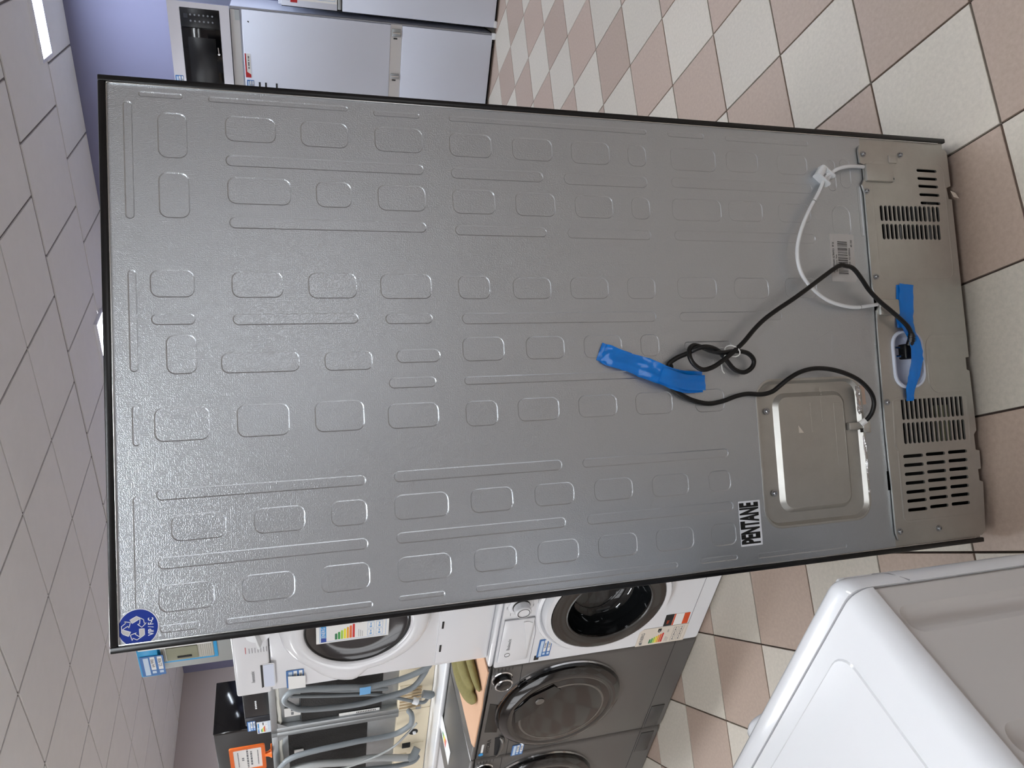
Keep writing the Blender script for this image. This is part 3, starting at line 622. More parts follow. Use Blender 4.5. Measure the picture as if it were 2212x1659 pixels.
# ---- power cord
cord = MB().tube(smooth_path(CORD, 4), 0.0047, 10).build('power_cord', 'black_rubber', FR, smooth=60, label='black power cord tied in a loose loop')
c0 = Vector(CORD[0]); c1 = Vector(CORD[1])
MB().tube([c0-(c1-c0)*0.2, c0+(c1-c0)*0.75], 0.0062, 10).build('cord_tag', 'paper_white', cord, label='white cable tag')
kx = smooth_path(CORD, 4)
tiep = Vector((0.0, 0, 0))
tx, tz = CORD[46][0], CORD[46][2]
ring = [(tx+0.011*math.cos(a), -0.030-0.012*math.sin(a), tz+0.010*math.cos(a+0.9)) for a in [2*PI*k/14 for k in range(15)]]
MB().tube(ring, 0.0012, 6).build('twist_tie', 'paper_white', cord, label='white twist tie')
MB().tube([(tx-0.004, -0.026, tz+0.012), (tx-0.02, -0.02, tz+0.02), (tx-0.036, -0.016, tz+0.017), (tx-0.042, -0.012, tz+0.010)], 0.0011, 6).build('twist_tie', 'paper_white', cord, label='white twist tie end')
ce = Vector(CORD[-1])
MB().tube([ce+Vector((0.004, -0.001, 0.001)), ce, ce+Vector((-0.010, 0.002, 0.0)), ce+Vector((-0.022, 0.006, 0.002))], [0.0052, 0.0066, 0.0072, 0.0078], 10).build('strain_relief', 'black_rubber', cord)
for k in range(3):
    q0 = ce+Vector((-0.002-0.005*k, 0.001*k, 0.0))
    MB().tube([q0, q0+Vector((-0.0022, 0.0003, 0))], 0.0080, 10).build('relief_ring', 'black_rubber', cord)
ph = Vector((-0.030, -0.004, 0.2035))
MB().rbox(ph.x-0.0165, ph.x+0.0165, ph.y-0.011, ph.y+0.011, ph.z-0.017, ph.z+0.006, 0.004, 3).build('plug', 'black_rubber', cord, label='black two-pin plug')
for dx in (-0.0095, 0.0095):
    MB().tube([(ph.x+dx, ph.y-0.003, ph.z+0.005), (ph.x+dx, ph.y-0.003, ph.z+0.013)], 0.0026, 8).build('plug_pin', 'black_plastic', cord)
    MB().tube([(ph.x+dx, ph.y-0.003, ph.z+0.013), (ph.x+dx, ph.y-0.003, ph.z+0.026)], 0.0024, 8).build('plug_pin', 'chrome', cord)

# ---- white drain tube and its clip
tube = MB().tube(smooth_path(TUBE, 4), 0.0040, 10).build('drain_tube', 'white_plastic', FR, smooth=60, label='white plastic drain tube')
for k in (26, 57):
    sp = smooth_path(TUBE, 4); MB().tube([sp[k], sp[k]+(sp[k+1]-sp[k])*0.08], 0.0043, 10).build('tube_mark', 'print_grey', tube)
# clip: a saddle with two end plates
ca = Vector((CLIP[1][0]-CLIP[0][0], 0, CLIP[1][2]-CLIP[0][2])); cb = Vector((CLIP[2][0]-CLIP[1][0], 0, CLIP[2][2]-CLIP[1][2]))
la, lb = ca.length, cb.length; ca.normalize(); cb = (cb-ca*cb.dot(ca)).normalized()
cc = Vector(CLIP[4]); cc.y = -0.001
def cfr(u, v, d): q = cc+ca*u+cb*v; return (q.x, q.y-d, q.z)
clip = MB().prism(rrect(0, 0, la*0.9, lb*0.92, 0.003), cfr, 0.0, 0.012).build('tube_clip', 'white_plastic', FR, label='white plastic tube clip')
def cylfr(c_u, c_v, r, name, m='white_plastic'):
    p0 = cc+ca*(c_u-la*0.45)+cb*c_v; p1 = cc+ca*(c_u+la*0.45)+cb*c_v
    p0.y = p1.y = -0.013
    MB().tube([p0, p1], r, 12).build(name, m, clip)
cylfr(0, -lb*0.30, 0.0085, 'clip_barrel')
for su in (-1, 1):
    a0 = cc+ca*(su*la*0.47)
    def pfr(u, v, d, a0=a0): q = a0+cb*u+Vector((0, -v, 0))+ca*d; return (q.x, q.y, q.z)
    MB().prism(rrect(0.002, 0.0095, lb*1.15, 0.022, 0.006), pfr, -0.0012, 0.0012).build('clip_plate', 'white_plastic', clip)
sc = cc+cb*lb*0.05; MB().lathe([(0.0001, -0.0135), (0.0042, -0.0135), (0.0042, -0.0148), (0.002, -0.0152), (0.0016, -0.014), (0.0001, -0.014)], (sc.x, sc.z), 12).build('clip_screw', 'screw_steel', clip)

# ---- blue tapes
sp = smooth_path(TAPE1, 4)
MB().ribbon(sp, [0.037+0.006*k/len(sp)+0.002*math.sin(k*0.7) for k in range(len(sp))], 8, wob=0.0045, seed=11).build('tape', 'tape_blue', FR, smooth=60, label='wrinkled strip of blue tape over the cord')
sp2 = [p+Vector((0.004, 0.003, 0.006)) for p in sp[:9]]
MB().ribbon(sp2, [0.036]*len(sp2), 7, wob=0.002, seed=12).build('tape_fold', 'tape_blue', FR, smooth=60)
sp2 = [p+Vector((-0.002, -0.0035, -0.004)) for p in sp[14:25]]
MB().ribbon(sp2, [0.030]*len(sp2), 7, wob=0.002, seed=14).build('tape_fold', 'tape_blue', FR, smooth=60)
sp = smooth_path(TAPE2, 4)
wd = [0.037, 0.039, 0.040, 0.031, 0.030, 0.033, 0.029, 0.024, 0.019]
wds = []
for i in range(len(wd)-1):
    for q in range(4): wds.append(wd[i]+(wd[i+1]-wd[i])*q/4)
wds.append(wd[-1])
MB().ribbon(sp, wds, 8, wob=0.003, seed=13).build('tape', 'tape_blue', FR, smooth=60, label='blue tape holding the plug in its white tray')
sp2 = [p+Vector((-0.003, 0.002, 0.006)) for p in sp[:11]]
MB().ribbon(sp2, [0.040]*len(sp2), 7, wob=0.002, seed=15).build('tape_fold', 'tape_blue', FR, smooth=60)

# ---- stickers
sr = (STICK[3][0]-STICK[4][0])/2; sx, sz = (STICK[3][0]+STICK[4][0])/2, (STICK[1][1]+STICK[2][1])/2
stk = MB().prism(circ(sx, sz, sr, 48), f0, 0.0, 0.0006).build('recycling_sticker', 'sticker_white', FR, smooth=0, label='round blue recycling sticker reading VIP / F-C')
MB().prism(circ(sx, sz, sr*0.945, 48), f0, 0.0006, 0.0008).build('sticker_disc', 'sticker_blue', stk, smooth=0)
for poly in LOGO_FILL:
    MB().prism(poly, f0, 0.0008, 0.0010).build('logo_arrow', 'sticker_grey', stk, smooth=0)
for poly in LOGO_LINE:
    m = MB()
    for a, b in zip(poly, poly[1:]):
        d = Vector((b[0]-a[0], b[1]-a[1])); L_ = d.length
        if L_ < 1e-5: continue
        d /= L_; q = Vector((-d.y, d.x))*0.00055; e = d*0.0005
        A2 = Vector(a)-e; B2 = Vector(b)+e
        m.prism([tuple(A2+q), tuple(A2-q), tuple(B2-q), tuple(B2+q)], f0, 0.0009, 0.0011)
    m.build('logo_outline', 'sticker_white', stk, smooth=0)
text('sticker_letters', 'VIP / F-C', 0.0105, 'sticker_white', stk, ((LOGO_TXT[0][0]+LOGO_TXT[1][0])/2, -0.0010, LOGO_TXT[0][1]+0.0005), xs=0.70, bold=0.0003)
px = (PENT[0][0]+PENT[2][0])/2; pz = (PENT[0][1]+PENT[2][1])/2; pw = PENT[0][0]-PENT[2][0]; phh = PENT[0][1]-PENT[1][1]
pl = MB().prism(rrect(px, pz, pw, phh, 0.001), f0, 0.0, 0.0006).build('gas_label', 'sticker_white', FR, smooth=0, label='white label reading PENTANE')
text('label_letters', 'PENTANE', 0.056, 'print_black', pl, (px, -0.0009, pz-0.0005), xs=0.335, bold=0.0028)
b4 = [(p[0], p[1]) for p in BARC]
bl = MB().prism(b4, f0, 0.0, 0.0005).build('barcode_label', 'paper_grey', FR, smooth=0, label='small pale barcode label')
bc = Vector((sum(p[0] for p in b4)/4, sum(p[1] for p in b4)/4)); bxd = Vector((b4[0][0]-b4[3][0], b4[0][1]-b4[3][1])).normalized(); byd = Vector((-bxd.y, bxd.x))
X3 = (bxd.x, 0, bxd.y); Y3 = (byd.x, 0, byd.y)
def bp(u, v): q = bc+bxd*u+byd*v; return (q.x, -0.0009, q.y)
rn = random.Random(21); u = -0.036; m = MB()
while u < 0.036:
    wdt = rn.choice([0.0007, 0.0007, 0.0012, 0.0018])
    q = [bc+bxd*u+byd*(-0.0125), bc+bxd*(u+wdt)+byd*(-0.0125), bc+bxd*(u+wdt)+byd*0.0125, bc+bxd*u+byd*0.0125]
    m.prism([tuple(p) for p in q], f0, 0.0004, 0.0007); u += wdt+rn.choice([0.0008, 0.0012, 0.002])
m.build('barcode', 'print_black', bl, smooth=0)
text('label_letters', '45 /00', 0.0062, 'print_black', bl, bp(0.032, -0.0232), X3, Y3, xs=1.0)
text('label_letters', '10 - F2100000A', 0.0062, 'print_black', bl, bp(0.004, -0.0172), X3, Y3, xs=0.9)
text('label_letters', 'Factory Name : Parts', 0.0048, 'print_black', bl, bp(-0.012, 0.0168), X3, Y3, xs=0.9)
text('label_letters', 'Malz: 20E3NX01 0L7RAMO1  PP 34', 0.0062, 'print_black', bl, bp(0.0, 0.0238), X3, Y3, xs=0.72)

# ================================================================== labels and price tags
RATE = 'abcdefg'
def energy_label(par, cx, cz, w, h, y, paper='paper_white', style='new', name='energy_label'):
    fr = FRONT(y)
    L = MB().prism(rrect(cx, cz, w, h, 0.001, 1), fr, 0.0, 0.0006).build(name, paper, par, smooth=0, label='paper energy rating label')
    x0, z1 = cx-w/2, cz+h/2
    f2 = FRONT(y-0.0006)
    if style == 'new':
        MB().prism(rrect(cx-w*0.37, z1-h*0.1, w*0.16, h*0.075, 0.0005, 1), f2, 0, 0.0003).build('flag', 'eu_blue', L, smooth=0)
        MB().prism(rrect(cx+w*0.05, z1-h*0.1, w*0.66, h*0.075, 0.0005, 1), f2, 0, 0.0003).build('header', 'header_blue', L, smooth=0)
        text('label_letters', 'ENERG', h*0.068, 'paper_white', L, (cx-w*0.06, y-0.0011, z1-h*0.1))
        m = MB()
        for a, b, c_, d in ((cx-w*.45, cx+w*.45, z1-h*.045, z1-h*.05), (cx-w*.45, cx+w*.45, z1-h*.955, z1-h*.96), (cx-w*.45, cx-w*.443, z1-h*.045, z1-h*.96), (cx+w*.443, cx+w*.45, z1-h*.045, z1-h*.96)):
            m.box(a, b, y-0.0009, y-0.0005, d, c_)
        m.build('label_border', 'line_blue', L, smooth=0)
    else:
        text('label_letters', 'ENERG', h*0.095, 'print_grey', L, (cx-w*0.02, y-0.0011, z1-h*0.09))
        MB().box(cx-w*.42, cx-w*.3, y-0.0009, y-0.0005, z1-h*.12, z1-h*.07).build('flag', 'print_grey', L, smooth=0)
    for k in range(7):
        zz = z1-h*(0.27+0.04*k); wd = w*(0.22+0.05*k); xa = cx-w*0.40
        hh = h*0.016
        MB().prism([(xa, zz-hh), (xa+wd, zz-hh), (xa+wd+hh, zz), (xa+wd, zz+hh), (xa, zz+hh)], f2, 0, 0.0003).build('rating_arrow', 'rating_'+RATE[k], L, smooth=0)
    zz = z1-h*0.41; xb = cx+w*0.18; hh = h*0.034
    MB().prism([(xb, zz), (xb+hh, zz-hh), (xb+w*0.24, zz-hh), (xb+w*0.24, zz+hh), (xb+hh, zz+hh)], f2, 0, 0.0003).build('rating_pointer', 'print_black', L, smooth=0)
    text('label_letters', 'D', h*0.045, 'paper_white', L, (xb+w*0.10, y-0.0011, zz))
    text('label_letters', '504', h*0.05, 'print_grey', L, (cx+w*0.22, y-0.0009, z1-h*0.60))
    m = MB()
    for rr_ in range(2):
        for k in range(3):
            bxx = cx-w*0.40+k*w*0.28; bz = z1-h*(0.70+rr_*0.12)
            for a, b, c_, d in ((bxx, bxx+w*.24, bz, bz-h*.004), (bxx, bxx+w*.24, bz-h*.09, bz-h*.094), (bxx, bxx+w*.006, bz, bz-h*.094), (bxx+w*.234, bxx+w*.24, bz, bz-h*.094)):
                m.box(a, b, y-0.0009, y-0.0005, d, c_)
            m.prism(circ(bxx+w*.07, bz-h*.047, h*0.018, 10), f2, 0, 0.0003)
            m.box(bxx+w*.13, bxx+w*.21, y-0.0009, y-0.0005, bz-h*.055, bz-h*.04)
    m.build('icon_box', 'line_blue' if style == 'new' else 'print_grey', L, smooth=0)
    m = MB()
    for k in range(3): m.box(cx-w*.40, cx-w*(.1+.04*k), y-0.0009, y-0.0005, z1-h*(.585+.025*k), z1-h*(.58+.025*k))
    m.build('small_print', 'print_grey', L, smooth=0)
    return L
def price_tag(par, cx, cz, w, h, y, n1='64.990', n2='52.900'):
    fr = FRONT(y)
    T = MB().prism(rrect(cx, cz, w, h, 0.003), fr, 0.0, 0.0006).build('price_tag', 'tag_blue', par, smooth=0, label='blue and white price tag')
    f2 = FRONT(y-0.0006)
    MB().prism(rrect(cx-w*.02, cz+h*.26, w*.88, h*.22, 0.001), f2, 0, 0.0003).build('tag_field', 'tag_pale', T, smooth=0)
    for zz, s in ((cz-h*.02, n1), (cz-h*.33, n2)):
        MB().prism(rrect(cx+w*.12, zz, w*.66, h*.2, 0.001), f2, 0, 0.0003).build('tag_field', 'paper_white', T, smooth=0)
        text('price_letters', s, h*0.2, 'print_black', T, (cx+w*.14, y-0.0011, zz), xs=1.1)
        MB().prism(rrect(cx-w*.33, zz, w*.12, h*.17, 0.001), f2, 0, 0.0003).build('tag_field', 'tag_pale', T, smooth=0)
    return T

# ================================================================== front loaders in the row
def cabinet(t, hw, dep, h, m, side, r=0.012, z0=0.012):
    MB().rbox(-hw, hw, 0.0, dep, z0, h-0.02, r, 3, axes=lambda c, d: abs(d.z) > .9 and c.y < dep*.5).build('cabinet', m, t)
    MB().rbox(-hw, hw, 0.004, dep, h-0.0185, h, 0.008, 3).build('worktop', side, t)
    for sx in (-1, 1):
        for yy in (0.05, dep-0.06):
            MB().tube([(sx*(hw-.06), yy, 0.0), (sx*(hw-.06), yy, 0.014)], 0.02, 10).build('foot', 'black_plastic', t)

# --- white washer, door with dark smoked ring
wb = thing('washing_machine', 'white front-loading washing machine under the stacked dryer, beside the silver fridge', 'washing machine', W(-1.29, 0.417), TH, 'washers in the row')
dc = (-0.005, 0.455)
sheet(MB(), rrect(0, 0.4215, 0.596, 0.819, 0.010, 3), [circ(dc[0], dc[1], 0.205, 48)], FRONT(0.0), 0.0, 0.128).build('front_panel', 'appliance_white', wb, smooth=30)
MB().box(-0.298, 0.298, 0.128, 0.44, 0.012, 0.831).build('cabinet', 'appliance_white', wb, smooth=0)
MB().rbox(-0.298, 0.298, 0.004, 0.44, 0.832, 0.85, 0.008, 3).build('worktop', 'appliance_white', wb)
for sx in (-1, 1):
    for yy in (0.05, 0.38):
        MB().tube([(sx*.238, yy, 0.0), (sx*.238, yy, 0.014)], 0.02, 10).build('foot', 'black_plastic', wb)
def seam(par, path, y, r=0.0012, m='seam_grey', name='seam'):
    return MB().tube([(p[0], y, p[1]) for p in path], r, 5).build(name, m, par)
seam(wb, [(-0.296, 0.697), (-0.12, 0.699), (-0.06, 0.712), (0.10, 0.714), (0.296, 0.70)], -0.0005)
seam(wb, [(-0.296, 0.075), (0.296, 0.075)], -0.0005)
dr = MB().rbox(-0.262, -0.038, -0.008, 0.004, 0.715, 0.822, 0.003).build('detergent_drawer', 'appliance_white', wb)
sc_ = MB(); A = [(-0.215, 0.722), (-0.06, 0.722), (-0.045, 0.745), (-0.06, 0.762)]
MB().prism([(-0.21, 0.722), (-0.06, 0.722), (-0.05, 0.738), (-0.05, 0.755)], FRONT(-0.008), 0.0, 0.0025).build('drawer_grip', 'appliance_white', dr)
seam(dr, [(-0.262, 0.822), (-0.038, 0.822), (-0.038, 0.715), (-0.262, 0.715), (-0.262, 0.822)], -0.0035, 0.0013)
text('brand_letters', 'Bauknecht', 0.017, 'print_grey', wb, (-0.165, -0.0085, 0.792), xs=0.85)
m = MB(); m.lathe([(0.0105, -0.0081), (0.0105, -0.009), (0.0088, -0.009), (0.0088, -0.0081)], (-0.222, 0.792), 20); m.build('brand_emblem', 'print_grey', wb)
MB().lathe([(0.045, 0.001), (0.044, -0.004), (0.040, -0.007), (0.034, -0.0075), (0.001, -0.0075)], (0.03, 0.775), 32).build('knob_dish', 'appliance_white', wb)
kb = MB().lathe([(0.031, -0.006), (0.031, -0.010), (0.029, -0.012)], (0.03, 0.775), 32).build('knob', 'print_black', wb)
MB().lathe([(0.029, -0.011), (0.028, -0.034), (0.025, -0.037), (0.0195, -0.037), (0.019, -0.035), (0.0001, -0.035)], (0.03, 0.775), 32).build('knob_cap', 'appliance_white', kb)
MB().lathe([(0.0215, -0.0373), (0.0215, -0.0378), (0.0195, -0.0378), (0.0195, -0.0373)], (0.03, 0.775), 32).build('knob_ring', 'print_black', kb)
m = MB()
for k in range(9):
    a = PI*(0.1+1.8*k/8)
    m.box(0.03+0.058*math.cos(a)-0.006, 0.03+0.058*math.cos(a)+0.006, -0.0012, 0.0002, 0.775+0.047*math.sin(a)-0.0006, 0.775+0.047*math.sin(a)+0.0006)
m.build('program_marks', 'print_grey', wb, smooth=0)
m = MB().box(0.12, 0.27, -0.0012, 0.0, 0.745, 0.80); m.build('display', 'panel_black', wb, smooth=0)
MB().lathe([(0.262, 0.001), (0.258, -0.006), (0.248, -0.010), (0.242, -0.004), (0.238, 0.001)], dc, 56).build('door_surround', 'appliance_white', wb)
MB().lathe([(0.2385, -0.001), (0.237, -0.022), (0.231, -0.030), (0.214, -0.030), (0.212, -0.026)], dc, 56).build('door_ring', 'appliance_white', wb)
dd = MB().lathe([(0.2125, -0.024), (0.210, -0.031), (0.165, -0.036), (0.158, -0.034), (0.154, -0.026)], dc, 56).build('door', 'ring_smoke', wb)
MB().lathe([(0.155, -0.029), (0.150, 0.010), (0.142, 0.045), (0.125, 0.066), (0.10, 0.076), (0.098, 0.070), (0.06, 0.084), (0.0001, 0.09)], dc, 48).build('door_bowl', 'bowl_glass', dd)
MB().lathe([(0.160, -0.0345), (0.157, -0.037), (0.154, -0.0335)], dc, 48).build('bowl_rim', 'appliance_grey_dark', dd)
ring2 = [(dc[0]+0.12*math.cos(a), 0.066, dc[1]+0.095*math.sin(a)) for a in [2*PI*k/32 for k in range(33)]]
MB().tube(ring2, 0.0013, 5).build('bowl_line', 'drum_steel', dd)
MB().rbox(0.19, 0.225, -0.037, -0.029, 0.40, 0.51, 0.004).build('door_grip', 'ring_black', dd)
energy_label(wb, -0.252, 0.173, 0.098, 0.204, -0.0008, 'paper_cream', 'old')
ps = MB().prism([(-0.2, 0.082), (-0.138, 0.084), (-0.136, 0.186), (-0.2, 0.184)], FRONT(-0.0004), 0, 0.0004).build('promo_sticker', 'paper_white', wb, smooth=0, label='black and orange promotional sticker')
MB().prism([(-0.2, 0.15), (-0.136, 0.151), (-0.136, 0.186), (-0.2, 0.184)], FRONT(-0.0008), 0, 0.0003).build('sticker_field', 'print_black', ps, smooth=0)
MB().prism([(-0.2, 0.143), (-0.136, 0.144), (-0.136, 0.150), (-0.2, 0.149)], FRONT(-0.0008), 0, 0.0003).build('sticker_field', 'orange_red', ps, smooth=0)
MB().prism([(-0.2, 0.082), (-0.138, 0.084), (-0.138, 0.108), (-0.2, 0.106)], FRONT(-0.0008), 0, 0.0003).build('sticker_field', 'orange_red', ps, smooth=0)
text('sticker_letters', 'FREE', 0.014, 'orange_red', ps, (-0.178, -0.0013, 0.168), xs=0.7)
price_tag(wb, -0.222, 0.650, 0.098, 0.05, -0.0012, '44.990', '52.600')
MB().prism([(-0.286, 0.682), (-0.262, 0.682), (-0.262, 0.664), (-0.286, 0.664)], FRONT(-0.001), 0, 0.0005).build('tag_corner', 'print_black', wb, smooth=0)

# --- dark silver washer
def grey_washer(t, hw, full):
    cabinet(t, hw, 0.43, 0.85, 'appliance_grey', 'appliance_grey', 0.02)
    seam(t, [(-hw+.003, 0.705), (hw-.003, 0.720)], -0.0003, 0.0011, 'gap_dark')
    seam(t, [(-hw+.003, 0.10), (hw-.003, 0.10)], -0.0003, 0.0009, 'gap_dark')
    fl = MB().rbox(0.13 if not full else -hw+.02, hw-.02 if not full else -0.13, -0.003, 0.002, 0.03, 0.092, 0.003).build('filter_flap', 'appliance_grey_dark', t)
    dc = (0.022, 0.535)
    dd = MB().lathe([(0.250, 0.002), (0.251, -0.012), (0.244, -0.026), (0.225, -0.036), (0.205, -0.039), (0.196, -0.036)], dc, 64).build('door', 'ring_black', t)
    MB().lathe([(0.252, 0.001), (0.254, -0.004), (0.252, -0.010), (0.249, -0.008)], dc, 64).build('door_trim', 'chrome', dd)
    MB().lathe([(0.197, -0.0365), (0.170, -0.041), (0.12, -0.044), (0.0001, -0.045)], dc, 56).build('door_glass', 'ring_smoke', dd)
    MB().lathe([(0.172, -0.0412), (0.168, -0.0425), (0.164, -0.0418)], dc, 48).build('door_ring', 'drum_steel', dd)
    MB().prism([(dc[0]+0.055, dc[1]+0.195), (dc[0]+0.13, dc[1]+0.145), (dc[0]+0.178, dc[1]+0.06), (dc[0]+0.15, dc[1]+0.03), (dc[0]+0.09, dc[1]+0.085), (dc[0]+0.03, dc[1]+0.12), (dc[0]-0.02, dc[1]+0.185)], FRONT(-0.0365), 0.0, 0.0075).build('door_grip', 'glass_black', dd)
    bd = MB().lathe([(0.0175, -0.043), (0.0175, -0.0465), (0.015, -0.0475), (0.0001, -0.0475)], (dc[0]+0.098, dc[1]+0.105), 20).build('door_badge', 'drum_steel', dd)
    MB().lathe([(0.040, 0.0), (0.040, -0.004), (0.036, -0.006), (0.034, -0.005)], (0.235, 0.79), 28).build('knob_collar', 'chrome', t)
    kb = MB().lathe([(0.034, -0.004), (0.033, -0.030), (0.028, -0.0325), (0.0001, -0.0325)], (0.235, 0.79), 28).build('knob', 'glass_black', t)
    MB().lathe([(0.0335, -0.029), (0.034, -0.031), (0.030, -0.0335), (0.0285, -0.0325)], (0.235, 0.79), 28).build('knob_ring', 'chrome', kb)
    m = MB()
    for sx in (-1, 1):
        for k in range(6):
            xx = 0.235+sx*0.051; zz = 0.755+0.0135*k
            m.box(xx-0.008, xx+0.008, -0.0008, 0.0004, zz-0.0006, zz+0.0006)
    m.build('program_marks', 'print_black', t, smooth=0)
    if full:
        ds = MB().prism([(-0.098, 0.817), (0.085, 0.817), (0.065, 0.772), (-0.112, 0.767)], FRONT(0.0), 0, 0.0015).build('display', 'glass_black', t, smooth=0)
        for k in range(6):
            xx = -0.10+0.0275*k
            MB().box(xx, xx+0.024, -0.0018, 0.0, 0.757, 0.766).build('button', 'drum_steel', t, smooth=0)
    else:
        MB().box(-0.09, 0.12, -0.0015, 0.0, 0.772, 0.817).build('display', 'glass_black', t, smooth=0)
    # scoop handle of the drawer
    dr = MB().prism([(-0.275, 0.758), (-0.152, 0.768), (-0.148, 0.742), (-0.165, 0.727), (-0.230, 0.735), (-0.280, 0.745)], FRONT(0.0), 0, 0.001).build('drawer_recess', 'gap_dark', t, smooth=0)
    MB().tube([(-0.283, -0.004, 0.750), (-0.262, -0.006, 0.741), (-0.22, -0.007, 0.735), (-0.18, -0.007, 0.735), (-0.155, -0.006, 0.741), (-0.148, -0.004, 0.750)], [0.003, 0.006, 0.009, 0.010, 0.009, 0.005], 10).build('drawer_handle', 'drum_steel', dr)
    return t
wh = grey_washer(thing('washing_machine', 'dark silver washing machine with round black door and cardboard on top', 'washing machine', W(-1.891, 0.417), TH, 'washers in the row'), 0.298, True)
text('model_letters', 'HYDRA', 0.021, 'print_black', wh, (-0.205, -0.0008, 0.789), yd=(0, 0, 1), xs=1.35, shear=0.0)
MB().prism(circ(-0.255, 0.815, 0.010, 16), FRONT(0.0), 0, 0.0008).build('eco_dot', 'header_blue', wh, smooth=0)
MB().box(-0.242, -0.185, -0.0008, 0.0, 0.808, 0.817).build('eco_field', 'paper_white', wh, smooth=0)
price_tag(wh, -0.268, 0.660, 0.074, 0.05, -0.0012, '52.990', '49.900')
wg = grey_washer(thing('washing_machine', 'dark silver washing machine at the picture edge with an energy label lying on top', 'washing machine', W(-2.493, 0.417), TH, 'washers in the row'), 0.298, False)

# --- dryer stacked on the white washer
td = thing('tumble_dryer', 'white tumble dryer stacked on the white washing machine', 'dryer', W(-1.262, 0.44, 0.851), TH)
dh = 0.835
MB().rbox(-0.30, 0.30, 0.004, 0.50, 0.0, dh-0.108, 0.006, 2).build('cabinet', 'appliance_white', td)
cp = MB().rbox(-0.30, 0.30, -0.004, 0.50, dh-0.106, dh, 0.008, 3).build('control_panel', 'appliance_white', td)
kp = MB().rbox(-0.28, 0.28, -0.001, 0.006, 0.008, 0.19, 0.002).build('kick_panel', 'appliance_white', td)
for x in (-0.20, -0.078, 0.1):
    MB().rbox(x-0.018, x+0.018, -0.0025, 0.002, 0.174, 0.181, 0.001).build('panel_slot', 'print_black', kp)
dcz = 1.312-0.851
def handle_mod(a, r):
    d = math.degrees(a) % 360; g = max(0.0, min(1.0, (r-0.175)/0.055))
    if 132 < d < 177: return 1+0.22*g*math.sin((d-132)/45*PI/2)**2
    if 177 <= d < 190: return 1+0.22*g*(0.5+0.5*math.cos((d-177)/13*PI))
    return 1.0
DX = 0.030
dd = MB().lathe([(0.236, 0.003), (0.235, -0.018), (0.231, -0.034), (0.222, -0.046), (0.208, -0.054), (0.190, -0.058), (0.172, -0.057), (0.163, -0.052), (0.159, -0.044)], (DX, dcz), 120, mod=handle_mod).build('door', 'appliance_white', td, smooth=60)
MB().lathe([(0.1595, -0.046), (0.156, -0.050), (0.151, -0.047), (0.10, -0.046), (0.0001, -0.0455)], (DX, dcz), 60).build('door_window', 'window_dark', dd)
MB().lathe([(0.162, -0.0515), (0.159, -0.0530), (0.155, -0.0495)], (DX, dcz), 60).build('window_rim', 'print_black', dd)
energy_label(td, 0.034, 0.477, 0.118, 0.220, -0.0500, 'paper_white', 'new')
kx_, kz_ = 0.02, 1.606-0.851
MB().lathe([(0.0415, -0.003), (0.0415, -0.006), (0.039, -0.0068)], (kx_, kz_), 32).build('knob_ring', 'print_black', td)
kb = MB().lathe([(0.0385, -0.005), (0.036, -0.022), (0.0355, -0.0225), (0.0001, -0.0225)], (kx_, kz_), 32).build('knob', 'white_plastic', td)
MB().add([(kx_-0.036, -0.022, kz_-0.012), (kx_+0.036, -0.022, kz_+0.004), (kx_+0.036, -0.022, kz_+0.016), (kx_-0.036, -0.022, kz_+0.006),
          (kx_-0.034, -0.048, kz_-0.006), (kx_+0.034, -0.048, kz_+0.007), (kx_+0.034, -0.048, kz_+0.012), (kx_-0.034, -0.048, kz_+0.001)],
         [(0, 1, 5, 4), (1, 2, 6, 5), (2, 3, 7, 6), (3, 0, 4, 7), (4, 5, 6, 7)]).build('knob_blade', 'white_plastic', kb, smooth=0)
m = MB(); m2 = MB()
for k in range(8):
    zz = kz_+0.030-0.0085*k
    m.box(-0.085, -0.062, -0.0048, -0.0035, zz-0.0008, zz+0.0008); m.box(0.085, 0.11, -0.0048, -0.0035, zz-0.0008, zz+0.0008)
m2.box(-0.085, -0.055, -0.0048, -0.0035, kz_+0.040, kz_+0.0418)
m.build('program_marks', 'print_grey', td, smooth=0); m2.build('program_marks', 'print_red', td, smooth=0)
# recessed water-tank grip
g = tray(MB(), -0.208, 1.587-0.851, 0.124, 0.044, 0.006, FRONT(-0.0042), 0.0, 0.0, 0.001)
gr = MB().prism(rrect(-0.208, 0.736, 0.124, 0.044, 0.008), FRONT(-0.004), 0.0, 0.0006).build('drawer_grip', 'appliance_white', td)
MB().prism([(-0.266, 0.757), (-0.150, 0.757), (-0.150, 0.750), (-0.262, 0.7505)], FRONT(-0.004), 0, 0.0012).build('grip_gap', 'print_black', gr, smooth=0)
MB().prism(rrect(-0.207, 0.733, 0.112, 0.032, 0.006), FRONT(-0.0046), 0.0, 0.0012).build('grip_scoop', 'tray_white', gr)
text('brand_letters', 'hanseatic', 0.016, 'print_grey', td, (-0.205, -0.0046, 1.632-0.851), shear=0.15)
price_tag(td, -0.253, 1.505-0.851, 0.09, 0.055, 0.0025)
MB().prism([(-0.297, 0.676), (-0.228, 0.676), (-0.236, 0.622), (-0.298, 0.622)], FRONT(-0.004), 0.0, 0.0006).build('paper_note', 'paper_white', td, smooth=0)
for x in (-0.24, 0.24):
    for yy in (0.06, 0.44): pass

